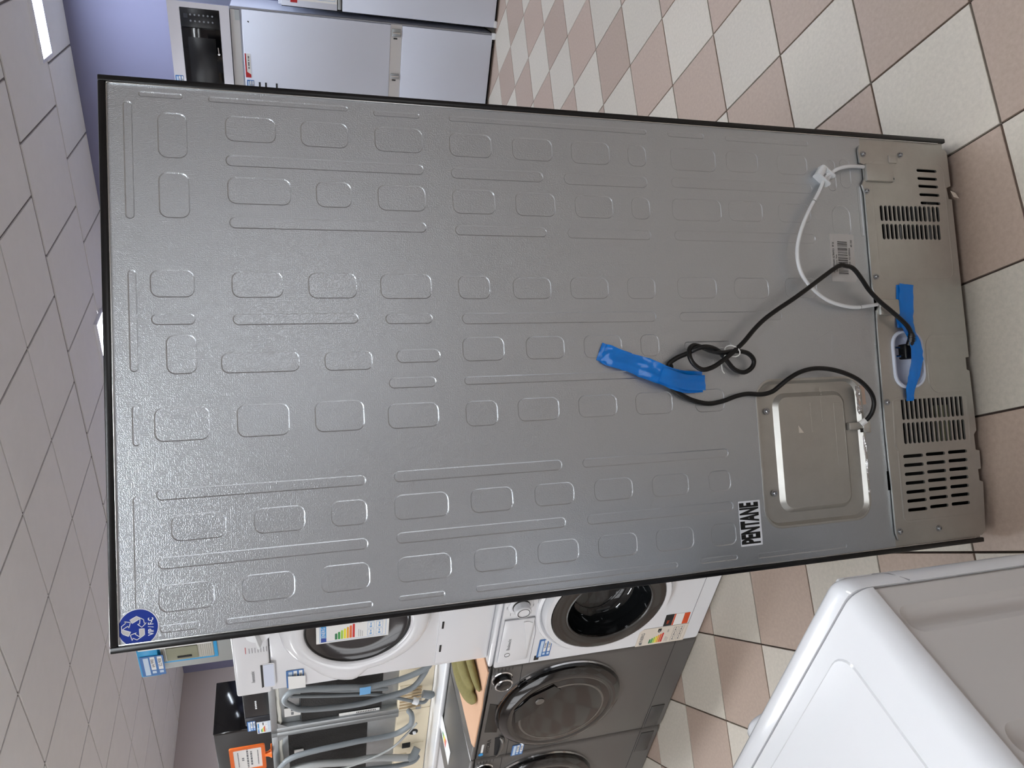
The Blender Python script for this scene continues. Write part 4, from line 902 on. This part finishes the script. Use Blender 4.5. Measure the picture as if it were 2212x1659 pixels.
# --- cooker hood standing on the dryer, blue film on its edges
hd = thing('cooker_hood', 'flat grey cooker hood with blue film edges standing on the dryer', 'cooker hood', W(-1.312, 0.62, 1.6862), TH)
MB().rbox(-0.30, 0.30, 0.0, 0.22, 0.0, 0.245, 0.004).build('housing', 'hood_grey', hd)
MB().rbox(-0.302, 0.302, -0.02, 0.20, 0.245, 0.306, 0.003).build('front_edge', 'film_blue', hd)
MB().rbox(-0.262, 0.30, -0.006, 0.002, 0.066, 0.245, 0.002).build('filter_frame', 'film_blue', hd)
fl = MB().rbox(-0.250, 0.295, -0.009, -0.002, 0.077, 0.240, 0.002).build('grease_filter', 'filter_mesh', hd)
for k in range(26):
    MB().box(-0.248, 0.29, -0.0102, -0.0088, 0.08+0.0062*k, 0.0828+0.0062*k).build('filter_rib', 'filter_mesh', fl, smooth=0)
lt = MB().rbox(-0.243, -0.18, -0.014, -0.006, 0.125, 0.222, 0.003).build('filter_latch', 'latch_olive', fl)
MB().rbox(-0.232, -0.222, -0.0155, -0.0135, 0.145, 0.190, 0.002).build('latch_slot', 'gap_dark', fl)
energy_label(hd, -0.10, 0.19, 0.13, 0.22, -0.0215, 'paper_white', 'new')
price_tag(hd, -0.245, 0.265, 0.10, 0.07, -0.0215)

# --- cardboard, gloves and label on the grey washers
cbd = tag(room(MB().add([(-2.085, 0.435, .8505), (-2.06, 0.405, .8505), (-1.80, 0.400, .8505), (-1.72, 0.408, .8505), (-1.585, 0.402, .8505), (-1.57, 0.82, .8505), (-2.09, 0.805, .8505),
     (-2.085, 0.435, .8555), (-2.06, 0.405, .8555), (-1.80, 0.400, .8555), (-1.72, 0.408, .8555), (-1.585, 0.402, .8555), (-1.57, 0.82, .8555), (-2.09, 0.805, .8555)],
     [(6, 5, 4, 3, 2, 1, 0), (7, 8, 9, 10, 11, 12, 13)]+[(i, (i+1) % 7, 7+(i+1) % 7, 7+i) for i in range(7)]).build('cardboard_sheet', 'cardboard', smooth=0)), 'flat brown cardboard sheet lying on the dark silver washing machine', 'cardboard')
gm = MB()
def sw(P, r):
    sp = smooth_path(P, 5); k = len(r)-1; N_ = len(sp)-1; rr = []
    for i in range(len(sp)):
        t = i/N_*k; j = min(int(t), k-1); rr.append(r[j]+(r[j+1]-r[j])*(t-j))
    zz = [(p.x, p.y, 0.857+rr[i]*0.45) for i, p in enumerate(sp)]
    gm.tube(zz, rr, 14, flat=(1, 1, 0.45))
sw([(-1.84, 0.76, 0), (-1.89, 0.68, 0), (-1.895, 0.60, 0), (-1.873, 0.53, 0), (-1.842, 0.48, 0), (-1.812, 0.45, 0)], [0.050, 0.052, 0.050, 0.042, 0.030, 0.012])
sw([(-1.80, 0.72, 0), (-1.82, 0.62, 0), (-1.825, 0.55, 0), (-1.81, 0.49, 0)], [0.050, 0.046, 0.036, 0.016])
sw([(-1.70, 0.66, 0), (-1.722, 0.56, 0), (-1.724, 0.49, 0), (-1.726, 0.45, 0), (-1.722, 0.425, 0)], [0.034, 0.032, 0.028, 0.022, 0.010])
sw([(-1.87, 0.76, 0), (-1.78, 0.70, 0), (-1.70, 0.62, 0)], [0.050, 0.060, 0.042])
gl = gm.build('work_glove', 'suede_olive', smooth=180)
rmod = gl.modifiers.new('skin', 'REMESH'); rmod.mode = 'VOXEL'; rmod.voxel_size = 0.005; rmod.use_smooth_shade = True
smod = gl.modifiers.new('soften', 'SMOOTH'); smod.factor = 0.5; smod.iterations = 4
tag(room(gl), 'olive suede work glove lying on the cardboard sheet', 'glove')
fl_ = tag(room(MB().prism([(p[0], p[1]) for p in FLATLABEL], lambda u, v, d: (u, v, 0.851+d), 0.0, 0.0008).build('energy_sheet', 'paper_white', smooth=0)), 'energy rating sheet lying flat on the edge washing machine', 'paper sheet')
for k in range(7):
    e0, e1, n0, n1 = -2.66, -2.565, 0.835, 0.69
    zz = n0-0.018-0.011*k
    MB().prism([(e0+.012, zz), (e0+.03+.006*k, zz), (e0+.03+.006*k, zz+.008), (e0+.012, zz+.008)], lambda u, v, d: (u, v, 0.8518+d), 0.0, 0.0004).build('rating_arrow', 'rating_'+RATE[k], fl_, smooth=0)

# --- white appliance behind the grey washers and two dishwashers on it, backs towards us
wt = thing('chest_freezer', 'low white appliance behind the dark silver washers carrying the two dishwashers', 'freezer', W(-2.75, 0.88), TH)
MB().rbox(-0.72, 0.66, 0.0, 0.68, 0.012, 0.842, 0.01).build('cabinet', 'appliance_white', wt)
MB().rbox(-0.73, 0.67, -0.015, 0.69, 0.844, 0.868, 0.008, 3).build('lid', 'appliance_white', wt)
for x in (-0.6, 0.55):
    for yy in (0.06, 0.6): MB().tube([(x, yy, 0.0), (x, yy, 0.014)], 0.02, 10).build('foot', 'black_plastic', wt)
def dishwasher(t, first):
    hw = 0.2965; z1 = 0.764
    MB().rbox(-hw+.006, hw-.006, 0.03, 0.55, 0.0, z1-.006, 0.004).build('tub', 'zinc', t)
    f = MB()
    f.rbox(-hw, -hw+0.034, 0.0, 0.04, 0.16, z1, 0.003).rbox(hw-0.034, hw, 0.0, 0.04, 0.16, z1, 0.003).rbox(-hw, hw, 0.0, 0.05, z1-0.030, z1, 0.003)
    frame = f.build('rear_frame', 'zinc', t)
    for sx in (-1, 1):
        MB().prism([(sx*(hw-.034), z1-.03), (sx*(hw-.034), z1-.075), (sx*(hw-.075), z1-.03)], FRONT(0.002), 0, 0.001).build('corner_gusset', 'zinc', frame, smooth=0)
    rn = random.Random(5 if first else 9)
    P = [(-hw+.05+k*0.05, 0.018+0.006*rn.random(), z1-.035-0.006*rn.random()) for k in range(11)]
    MB().tube(P, [0.008+0.005*rn.random() for _ in P], 8).build('foam_seam', 'foam_white', t)
    MB().rbox(-hw+.035, hw-.035, 0.022, 0.032, 0.63, z1-.04, 0.003).build('tub_sheet', 'zinc', t)
    MB().rbox(-hw+.036, hw-.036, 0.016, 0.031, 0.245 if first else 0.31, 0.625 if first else 0.69, 0.004).build('bitumen_mat', 'bitumen', t)
    base = MB().rbox(-hw, hw, 0.006, 0.55, 0.0, 0.168, 0.004).build('base', 'cream_plastic', t)
    MB().rbox(-hw+.02, -hw+.21, 0.0, 0.008, 0.10, 0.165, 0.003).build('base_box', 'cream_plastic', base)
    if first:
        for k in range(7):
            MB().box(-hw+.028+0.025*k, -hw+.040+0.025*k, -0.002, 0.001, 0.055, 0.16).build('base_rib', 'cream_dark', base, smooth=0)
        for k in range(4):
            MB().box(0.04+0.03*k, 0.055+0.03*k, 0.003, 0.007, 0.02, 0.13).build('base_rib', 'cream_dark', base, smooth=0)
        MB().rbox(0.06, 0.12, 0.001, 0.008, 0.075, 0.125, 0.004).build('base_opening', 'gap_dark', base)
        MB().box(-hw+.004, -hw+.12, 0.0, 0.007, 0.05, 0.075).build('bracket', 'zinc', base, smooth=0)
    else:
        MB().lathe([(0.024, 0.008), (0.024, 0.004), (0.0001, 0.004)], (0.10, 0.075), 20).build('base_opening', 'gap_dark', base)
        MB().lathe([(0.009, 0.006), (0.009, -0.004), (0.0001, -0.004)], (0.097, 0.07), 12).build('valve', 'white_plastic', base)
        MB().rbox(-0.035, 0.008, 0.001, 0.008, 0.085, 0.128, 0.003).build('base_opening', 'gap_dark', base)
        MB().rbox(-0.10, -0.005, 0.003, 0.0075, 0.015, 0.08, 0.002).build('base_plate', 'cream_plastic', base)
    return t
DW = W(-2.4365, 1.02, 0.869)
d1 = dishwasher(thing('dishwasher', 'dishwasher seen from behind with coiled grey hoses, next to the dryer', 'dishwasher', DW, TH, 'dishwashers on the white appliance'), True)
d2 = dishwasher(thing('dishwasher', 'dishwasher seen from behind at the picture edge with orange price sign', 'dishwasher', W(-3.0325, 1.02, 0.869), TH, 'dishwashers on the white appliance'), False)
def L1(P, ec): return [(p[0]-ec, p[1]-1.02, p[2]-0.869) for p in P]
def hose(par, P, ec, r, m='hose_grey', name='hose'):
    return MB().tube(smooth_path(L1(P, ec), 5), r, 10).build(name, m, par, smooth=60)
E1, E2 = -2.4365, -3.0325
hose(d1, [(-2.30, .99, .90), (-2.325, .965, .93), (-2.373, .96, 1.048), (-2.385, .955, 1.2), (-2.368, .955, 1.27), (-2.335, .955, 1.45), (-2.335, .955, 1.53), (-2.38, .95, 1.562), (-2.435, .955, 1.535), (-2.48, .955, 1.48), (-2.506, .955, 1.27), (-2.49, .955, 1.13), (-2.45, .955, .995), (-2.37, .965, .938), (-2.34, .99, .915)], E1, 0.0135)
hose(d1, [(-2.60, .985, .90), (-2.585, .96, .93), (-2.555, .965, 1.0), (-2.48, .972, 1.15), (-2.44, .972, 1.33), (-2.40, .972, 1.50), (-2.385, .972, 1.535), (-2.36, .975, 1.50), (-2.42, .978, 1.3), (-2.46, .98, 1.1)], E1, 0.0085)
MB().tube([(p[0]-E1, p[1]-1.02, p[2]-.869) for p in [(-2.555, .96, .975), (-2.565, .955, .955)]], 0.017, 12).build('hose_nut', 'white_plastic', d1)
MB().tube([(p[0]-E1, p[1]-1.02, p[2]-.869) for p in [(-2.53, .97, .93), (-2.54, .965, .895), (-2.545, .97, .865+.012)]], [0.018, 0.02, 0.014], 12).build('hose_valve', 'hose_grey', d1)
MB().ribbon([(-2.385-E1, -0.082, 1.185-.869), (-2.385-E1, -0.083, 1.21-.869), (-2.385-E1, -0.082, 1.235-.869)], [0.055]*3, 4).build('tape', 'tape_light_blue', d1, label='light blue tape on the grey hose')
MB().prism([(-0.20, 0.70), (-0.135, 0.70), (-0.135, 0.625), (-0.20, 0.628)], FRONT(0.014), 0, 0.001).build('paper_note', 'paper_white', d1, smooth=0)
scribble('note_letters', 'print_grey', d1, -0.19, -0.145, 0.664, 0.012, 0.0128, 9)
bl2 = MB().prism([(-0.262, 0.45), (-0.240, 0.45), (-0.243, 0.255), (-0.265, 0.255)], FRONT(0.012), 0, 0.001).build('barcode_label', 'paper_white', d1, smooth=0)
for k in range(12):
    MB().box(-0.258, -0.248, 0.0103, 0.0112, 0.275+0.008*k, 0.279+0.008*k).build('barcode_bar', 'print_black', bl2, smooth=0)
hose(d2, [(-2.70, 1.0, .985), (-2.69, .975, .976), (-2.73, .965, .972), (-2.775, .965, .985), (-2.825, .965, 1.056), (-2.83, .965, 1.19), (-2.832, .965, 1.26), (-2.86, .965, 1.518), (-2.94, .965, 1.60), (-3.03, .965, 1.62), (-3.1, .965, 1.56), (-3.12, .965, 1.30)], E2, 0.0135)
hose(d2, [(-3.06, .985, .93), (-3.055, .962, .97), (-2.985, .955, 1.151), (-2.985, .955, 1.26), (-2.945, .955, 1.457), (-2.98, .955, 1.57), (-3.06, .96, 1.60)], E2, 0.018, 'hose_light')
hose(d2, [(-2.80, .99, .94), (-2.85, .97, .99), (-2.92, .945, 1.08), (-2.99, .94, 1.25), (-3.03, .94, 1.45), (-3.10, .95, 1.55)], E2, 0.0055, 'hose_light')
hose(d2, [(-3.10, .985, .915), (-3.09, .955, .95), (-3.08, .945, 1.05), (-3.05, .94, 1.2), (-3.04, .94, 1.35)], E2, 0.012)
MB().tube([(p[0]-E2, p[1]-1.02, p[2]-.869) for p in [(-3.02, .985, .925), (-3.045, .96, .945), (-3.055, .955, .975)]], [0.02, 0.022, 0.018], 12).build('hose_valve', 'hose_grey', d2)
MB().rbox(0.065, 0.115, 0.004, 0.012, 0.62, 0.665, 0.003).build('paper_note', 'paper_white', d2)

# --- orange sign clipped to the dishwasher
sg = thing('price_sign', 'orange framed price sign clipped to the top of the edge dishwasher', 'sign', W(-2.885, 1.012, 1.6335), TH)
m = MB(); sheet(m, rrect(0, 0.112, 0.205, 0.160, 0.010), [rrect(0, 0.112, 0.168, 0.126, 0.005)], FRONT(0.0), 0.008, 0.008)
m.build('frame', 'sign_orange', sg)
pp = MB().box(-0.088, 0.088, -0.004, -0.001, 0.045, 0.178).build('paper', 'paper_white', sg, smooth=0)
for k_, (xw, zz, hz) in enumerate(((0.062, 0.155, 0.004), (0.012, 0.134, 0.010), (0.076, 0.113, 0.008), (0.058, 0.096, 0.008), (0.060, 0.066, 0.004))):
    scribble('sign_letters', 'print_grey', pp, -xw, xw, zz, hz, -0.0042, 30+k_)
MB().tube([(0.01, -0.003, 0.036), (0.01, -0.003, 0.018), (0.01, -0.002, 0.004)], [0.010, 0.013, 0.022], 12).build('stem', 'sign_orange', sg)
MB().rbox(-0.02, 0.04, -0.008, 0.03, 0.0022, 0.008, 0.002).build('clip', 'sign_orange', sg)

# --- black kitchen units on top of the dishwashers
o1 = thing('built_in_oven', 'dark oven with small white lettering lying on the dishwashers beside the dryer', 'oven', W(-2.62, 1.25, 1.636), TH)
MB().rbox(-0.36, 0.30, 0.0, 0.30, 0.0, 0.135, 0.004).build('housing', 'oven_dark', o1)
MB().rbox(-0.37, -0.36+0.0005, -0.004, 0.28, 0.002, 0.133, 0.003).build('side_trim', 'oven_blue_dark', o1)
fp = MB().rbox(-0.30, 0.30, -0.006, 0.002, 0.002, 0.133, 0.004).build('front_panel', 'panel_black', o1)
MB().rbox(-0.372, -0.302, -0.006, 0.002, 0.002, 0.133, 0.004).build('front_panel', 'oven_blue_dark', o1)
scribble('panel_letters', 'paper_white', fp, -0.235, -0.165, 0.075, 0.008, -0.0064, 4)
price_tag(o1, -0.375, 0.105, 0.085, 0.04, -0.0068)
energy_label(o1, -0.40, 0.042, 0.10, 0.075, -0.0068)
o2 = thing('glass_oven', 'black oven with glossy glass door turned sideways, topmost beside the orange sign', 'oven', W(-3.30, 1.26, 1.636), TH)
MB().rbox(-0.26, 0.245, 0.0, 0.30, 0.0, 0.292, 0.004).build('housing', 'oven_dark', o2)
MB().rbox(0.245, 0.262, 0.0, 0.30, 0.0, 0.294, 0.003).build('glass_door', 'glass_black', o2)

# ================================================================== far wall: built-in fridges and microwave
fa = thing('built_in_fridge', 'white built-in fridge with two doors under the stainless microwave', 'fridge', W(-0.36, 4.4), TH, 'white built-in fridges by the far wall')
MB().rbox(-0.275, 0.275, 0.018, 0.50, 0.02, 1.772, 0.003).build('body', 'fridge_white', fa)
MB().rbox(-0.272, 0.268, 0.0, 0.016, 0.742, 1.700, 0.004).build('door', 'fridge_white', fa)
MB().rbox(-0.272, 0.268, 0.0, 0.016, 0.024, 0.662, 0.004).build('door', 'fridge_white', fa)
MB().box(-0.275, 0.275, 0.010, 0.019, 0.663, 0.741).build('door_gap', 'appliance_white_side', fa, smooth=0)
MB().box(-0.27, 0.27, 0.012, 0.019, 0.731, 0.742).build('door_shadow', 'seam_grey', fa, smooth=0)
for x, w_ in ((0.22, 0.05), (-0.06, 0.03)):
    h_ = MB().rbox(x-w_/2, x+w_/2, -0.002, 0.012, 0.672, 0.732, 0.003).build('hinge', 'zinc', fa)
    MB().tube([(x, -0.004, 0.676), (x, -0.004, 0.728)], 0.005, 8).build('hinge_pin', 'chrome', h_)
    MB().tube([(x-w_/2-.012, 0.004, 0.695), (x-w_/2-.012, 0.004, 0.72)], 0.004, 8).build('hinge_pin', 'gap_dark', h_)
MB().box(-0.27, 0.262, 0.004, 0.02, 1.712, 1.768).build('top_vent', 'paper_grey', fa, smooth=0)
MB().box(0.20, 0.262, 0.0, 0.006, 1.712, 1.742).build('top_bracket', 'zinc', fa, smooth=0)
MB().box(0.272, 0.279, 0.002, 0.03, 0.024, 1.77).build('side_seal', 'seam_grey', fa, smooth=0)
MB().prism([(0.2, 1.668), (0.192, 1.662), (0.196, 1.655), (0.204, 1.662)], FRONT(0.0), 0, 0.0006).build('door_mark', 'print_black', fa, smooth=0)
rs = MB().prism(rrect(-0.07, 1.678, 0.15, 0.036, 0.002), FRONT(0.0), 0, 0.0008).build('brand_sticker', 'paper_white', fa, smooth=0, label='red and white sticker')
MB().prism([(-0.145, 1.696), (0.005, 1.696), (0.005, 1.688), (-0.11, 1.686), (-0.125, 1.661), (-0.145, 1.661)], FRONT(-0.0008), 0, 0.0004).build('sticker_field', 'tag_red', rs, smooth=0)
scribble('sticker_letters', 'print_grey', rs, -0.09, -0.01, 1.673, 0.009, -0.0011, 8)
price_tag(fa, -0.215, 1.668, 0.11, 0.045, -0.0003)
m = MB()
for zz in (1.61, 1.57, 1.50): m.box(-0.22, -0.17, -0.0006, 0.0003, zz-.006, zz+.006)
m.build('paper_print', 'print_black', fa, smooth=0)
MB().tube([(0.2, 0.06, 0), (0.2, 0.06, 0.022)], 0.02, 10).build('foot', 'black_plastic', fa)
MB().tube([(-0.2, 0.06, 0), (-0.2, 0.06, 0.022)], 0.02, 10).build('foot', 'black_plastic', fa)
MB().rbox(-0.27, 0.27, 0.06, 0.49, 0.0, 0.02, 0.002).build('plinth', 'gap_dark', fa)
MB().rbox(0.24, 0.283, 0.0, 0.03, 0.0, 0.03, 0.004).build('foot_cap', 'white_plastic', fa)

fb = thing('built_in_fridge', 'white built-in fridge with energy label on its upper door, at the picture edge', 'fridge', W(0.235, 4.4), TH, 'white built-in fridges by the far wall')
MB().rbox(-0.275, 0.275, 0.022, 0.50, 0.02, 1.47, 0.003).build('body', 'fridge_white', fb)
MB().rbox(-0.278, 0.278, 0.0, 0.018, 0.020, 1.066, 0.004).build('door', 'fridge_white', fb)
MB().rbox(-0.278, 0.278, 0.0, 0.018, 1.098, 1.452, 0.004).build('door', 'fridge_white', fb)
MB().box(-0.275, 0.275, 0.012, 0.024, 1.067, 1.097).build('door_gap', 'gap_dark', fb, smooth=0)
hh_ = MB().rbox(-0.27, -0.20, 0.0, 0.014, 1.072, 1.094, 0.003).build('hinge', 'zinc', fb)
MB().box(-0.282, -0.276, 0.004, 0.03, 0.02, 1.45).build('side_seal', 'gap_dark', fb, smooth=0)
energy_label(fb, -0.10, 1.25, 0.28, 0.30, -0.0005)
price_tag(fb, -0.18, 1.425, 0.13, 0.05, -0.0012)
MB().prism([(-0.255, 1.395), (-0.10, 1.395), (-0.10, 1.38), (-0.225, 1.375), (-0.235, 1.352), (-0.255, 1.352)], FRONT(-0.0014), 0, 0.0005).build('brand_sticker', 'tag_red', fb, smooth=0, label='red sticker')
MB().rbox(-0.27, 0.27, 0.05, 0.49, 0.0, 0.02, 0.002).build('plinth', 'gap_dark', fb)
MB().rbox(-0.278, -0.235, 0.0, 0.03, 0.0, 0.03, 0.004).build('foot_cap', 'white_plastic', fb)

mw = thing('microwave', 'stainless framed built-in microwave with black glass on the far white fridge', 'microwave', W(-0.385, 4.4, 1.7735), TH)
MB().rbox(-0.285, 0.285, 0.02, 0.42, 0.0, 0.355, 0.003).build('housing', 'zinc', mw)
m = MB(); sheet(m, rrect(0, 0.184, 0.605, 0.366, 0.004, 2), [rrect(0, 0.178, 0.54, 0.236, 0.003, 2)], FRONT(0.018), 0.018, 0.018)
m.build('trim_frame', 'stainless', mw, smooth=20)
MB().rbox(-0.27, 0.155, 0.0, 0.016, 0.062, 0.294, 0.003).build('door', 'glass_black', mw)
cp = MB().rbox(0.157, 0.27, 0.0, 0.016, 0.062, 0.294, 0.003).build('control_panel', 'panel_black', mw)
MB().box(0.21, 0.235, -0.0006, 0.002, 0.25, 0.275).build('display', 'oven_blue_dark', cp, smooth=0)
for r_ in range(2):
    for c_ in range(6):
        MB().lathe([(0.006, 0.001), (0.006, -0.0006), (0.0001, -0.0006)], (0.195+0.036*r_, 0.235-0.026*c_), 10).build('button', 'print_grey', cp)
MB().rbox(-0.21, 0.10, -0.0006, 0.002, 0.095, 0.262, 0.002).build('door_window', 'panel_black', mw)
em = MB().tube([(0.05, -0.003, 0.083), (0.01, -0.003, 0.081)], 0.004, 8).build('door_emblem', 'chrome', mw)
MB().lathe([(0.007, 0.0), (0.007, -0.004), (0.0001, -0.004)], (0.008, 0.081), 12).build('emblem_dot', 'chrome', mw)
price_tag(mw, -0.19, 0.336, 0.10, 0.05, -0.0008)

# ================================================================== white washer in the foreground, front turned away
ww = thing('washing_machine', 'white washing machine in the foreground seen from above with its front turned away', 'washing machine', W(-0.2525, -0.613), TH+PI, None)
hw = 0.2985
def plan(ins):
    r = 0.036; P = []
    for cx, cy, a0 in ((hw-r, r, -PI/2), (-hw+r, r, PI)):
        for k in range(9):
            a = a0+PI/2*k/8
            P.append((cx+(r-ins)*math.cos(a), cy+(r-ins)*math.sin(a)))
    return P
fpm = MB(); lay = [(0.012, 0.0), (0.832, 0.0), (0.842, 0.0018), (0.848, 0.0052), (0.8515, 0.0105), (0.8528, 0.0175)]
q = [plan(i_) for z_, i_ in lay]; n = len(q[0])
for P_, (z_, i_) in zip(q, lay): fpm.v += [(x_, min(y_, 0.0352), z_) for x_, y_ in P_]
for l_ in range(len(lay)-1):
    fpm.f += [(l_*n+i, l_*n+(i+1) % n, (l_+1)*n+(i+1) % n, (l_+1)*n+i) for i in range(n)]
fpm.f += [tuple(range(n)), tuple(range((len(lay)-1)*n, len(lay)*n))]
fpm.build('front_panel', 'appliance_white', ww, smooth=45)
# cabinet with pressed side panels
sm = MB()
def side_fr(sx): return lambda u, v, d: (sx*(hw-0.002)+sx*d, u, v)
ridge = [(0.0845, 0.44, 0.038, 0.750), (0.2350, 0.44, 0.038, 0.740), (0.3850, 0.44, 0.038, 0.740)]
for sx in (-1, 1):
    sheet(sm, [(0.0365, 0.012), (0.585, 0.012), (0.585, 0.826), (0.0365, 0.826)], [rrect(y, z, w_, h_, w_/2*.98, 7) for y, z, w_, h_ in ridge], side_fr(sx), 0.0)
sm.box(-hw+.002, hw-.002, 0.583, 0.585, 0.012, 0.826).box(-hw+.002, hw-.002, 0.0365, 0.0385, 0.012, 0.826).box(-hw+.004, hw-.004, 0.04, 0.58, 0.012, 0.02)
cab = sm.build('cabinet', 'appliance_white_side', ww, smooth=0)
for sx in (-1, 1):
    for y, z, w_, h_ in ridge:
        A = rrect(y, z, w_, h_, w_/2*.98, 7); B = rrect(y, z, w_-.010, h_-.010, (w_-.010)/2*.98, 7); C_ = rrect(y, z, w_-.018, h_-.018, (w_-.018)/2*.98, 7); n = len(A); f_ = side_fr(sx)
        MB().add([f_(u, v, 0) for u, v in A]+[f_(u, v, -0.0022) for u, v in B]+[f_(u, v, -0.0045) for u, v in C_],
                 [(i, (i+1) % n, n+(i+1) % n, n+i) for i in range(n)]+[(n+i, n+(i+1) % n, 2*n+(i+1) % n, 2*n+i) for i in range(n)]+[tuple(range(2*n, 3*n))]).build('pressed_rib', 'appliance_white_side', cab, smooth=60)
MB().rbox(-hw-.001, hw+.001, 0.0368, 0.60, 0.822, 0.8505, 0.025, 6, axes=lambda c, d: c.z > .84 and abs(d.y) > .9).build('worktop', 'appliance_white', ww, smooth=50)
tp = MB(); A = rrect(0, 0.325, 2*hw-.155, 0.53, 0.03, 6); B = rrect(0, 0.325, 2*hw-.160, 0.525, 0.028, 6); n = len(A)
tp.add([(u, v, 0.8504) for u, v in A]+[(u, v, 0.8522) for u, v in B], [(i, (i+1) % n, n+(i+1) % n, n+i) for i in range(n)]+[tuple(range(n, 2*n))])
tp.build('top_field', 'appliance_white', ww, smooth=15)
for sx in (-1, 1):
    MB().tube([(sx*(hw-.034), -0.0004, 0.790), (sx*(hw-.018), 0.0045, 0.787), (sx*(hw-.006), 0.016, 0.778), (sx*(hw+.0002), 0.034, 0.764)], 0.0011, 6).build('seam', 'seam_grey', ww)
MB().lathe([(0.034, 0.001), (0.033, -0.010), (0.029, -0.016), (0.020, -0.019), (0.0001, -0.020)], (0.066, 0.805), 28).build('knob', 'appliance_white', ww, smooth=50)
MB().rbox(-0.27, -0.09, -0.006, 0.004, 0.73, 0.83, 0.003).build('detergent_drawer', 'appliance_white', ww)
dd = MB().lathe([(0.20, 0.001), (0.20, -0.02), (0.18, -0.034), (0.14, -0.036)], (0, 0.44), 48).build('door', 'appliance_white', ww)
MB().lathe([(0.141, -0.035), (0.10, -0.028), (0.0001, -0.024)], (0, 0.44), 48).build('door_glass', 'bowl_glass', dd)
for x in (-0.24, 0.24):
    for yy in (0.06, 0.53): MB().tube([(x, yy, 0.0), (x, yy, 0.014)], 0.02, 10).build('foot', 'black_plastic', ww)
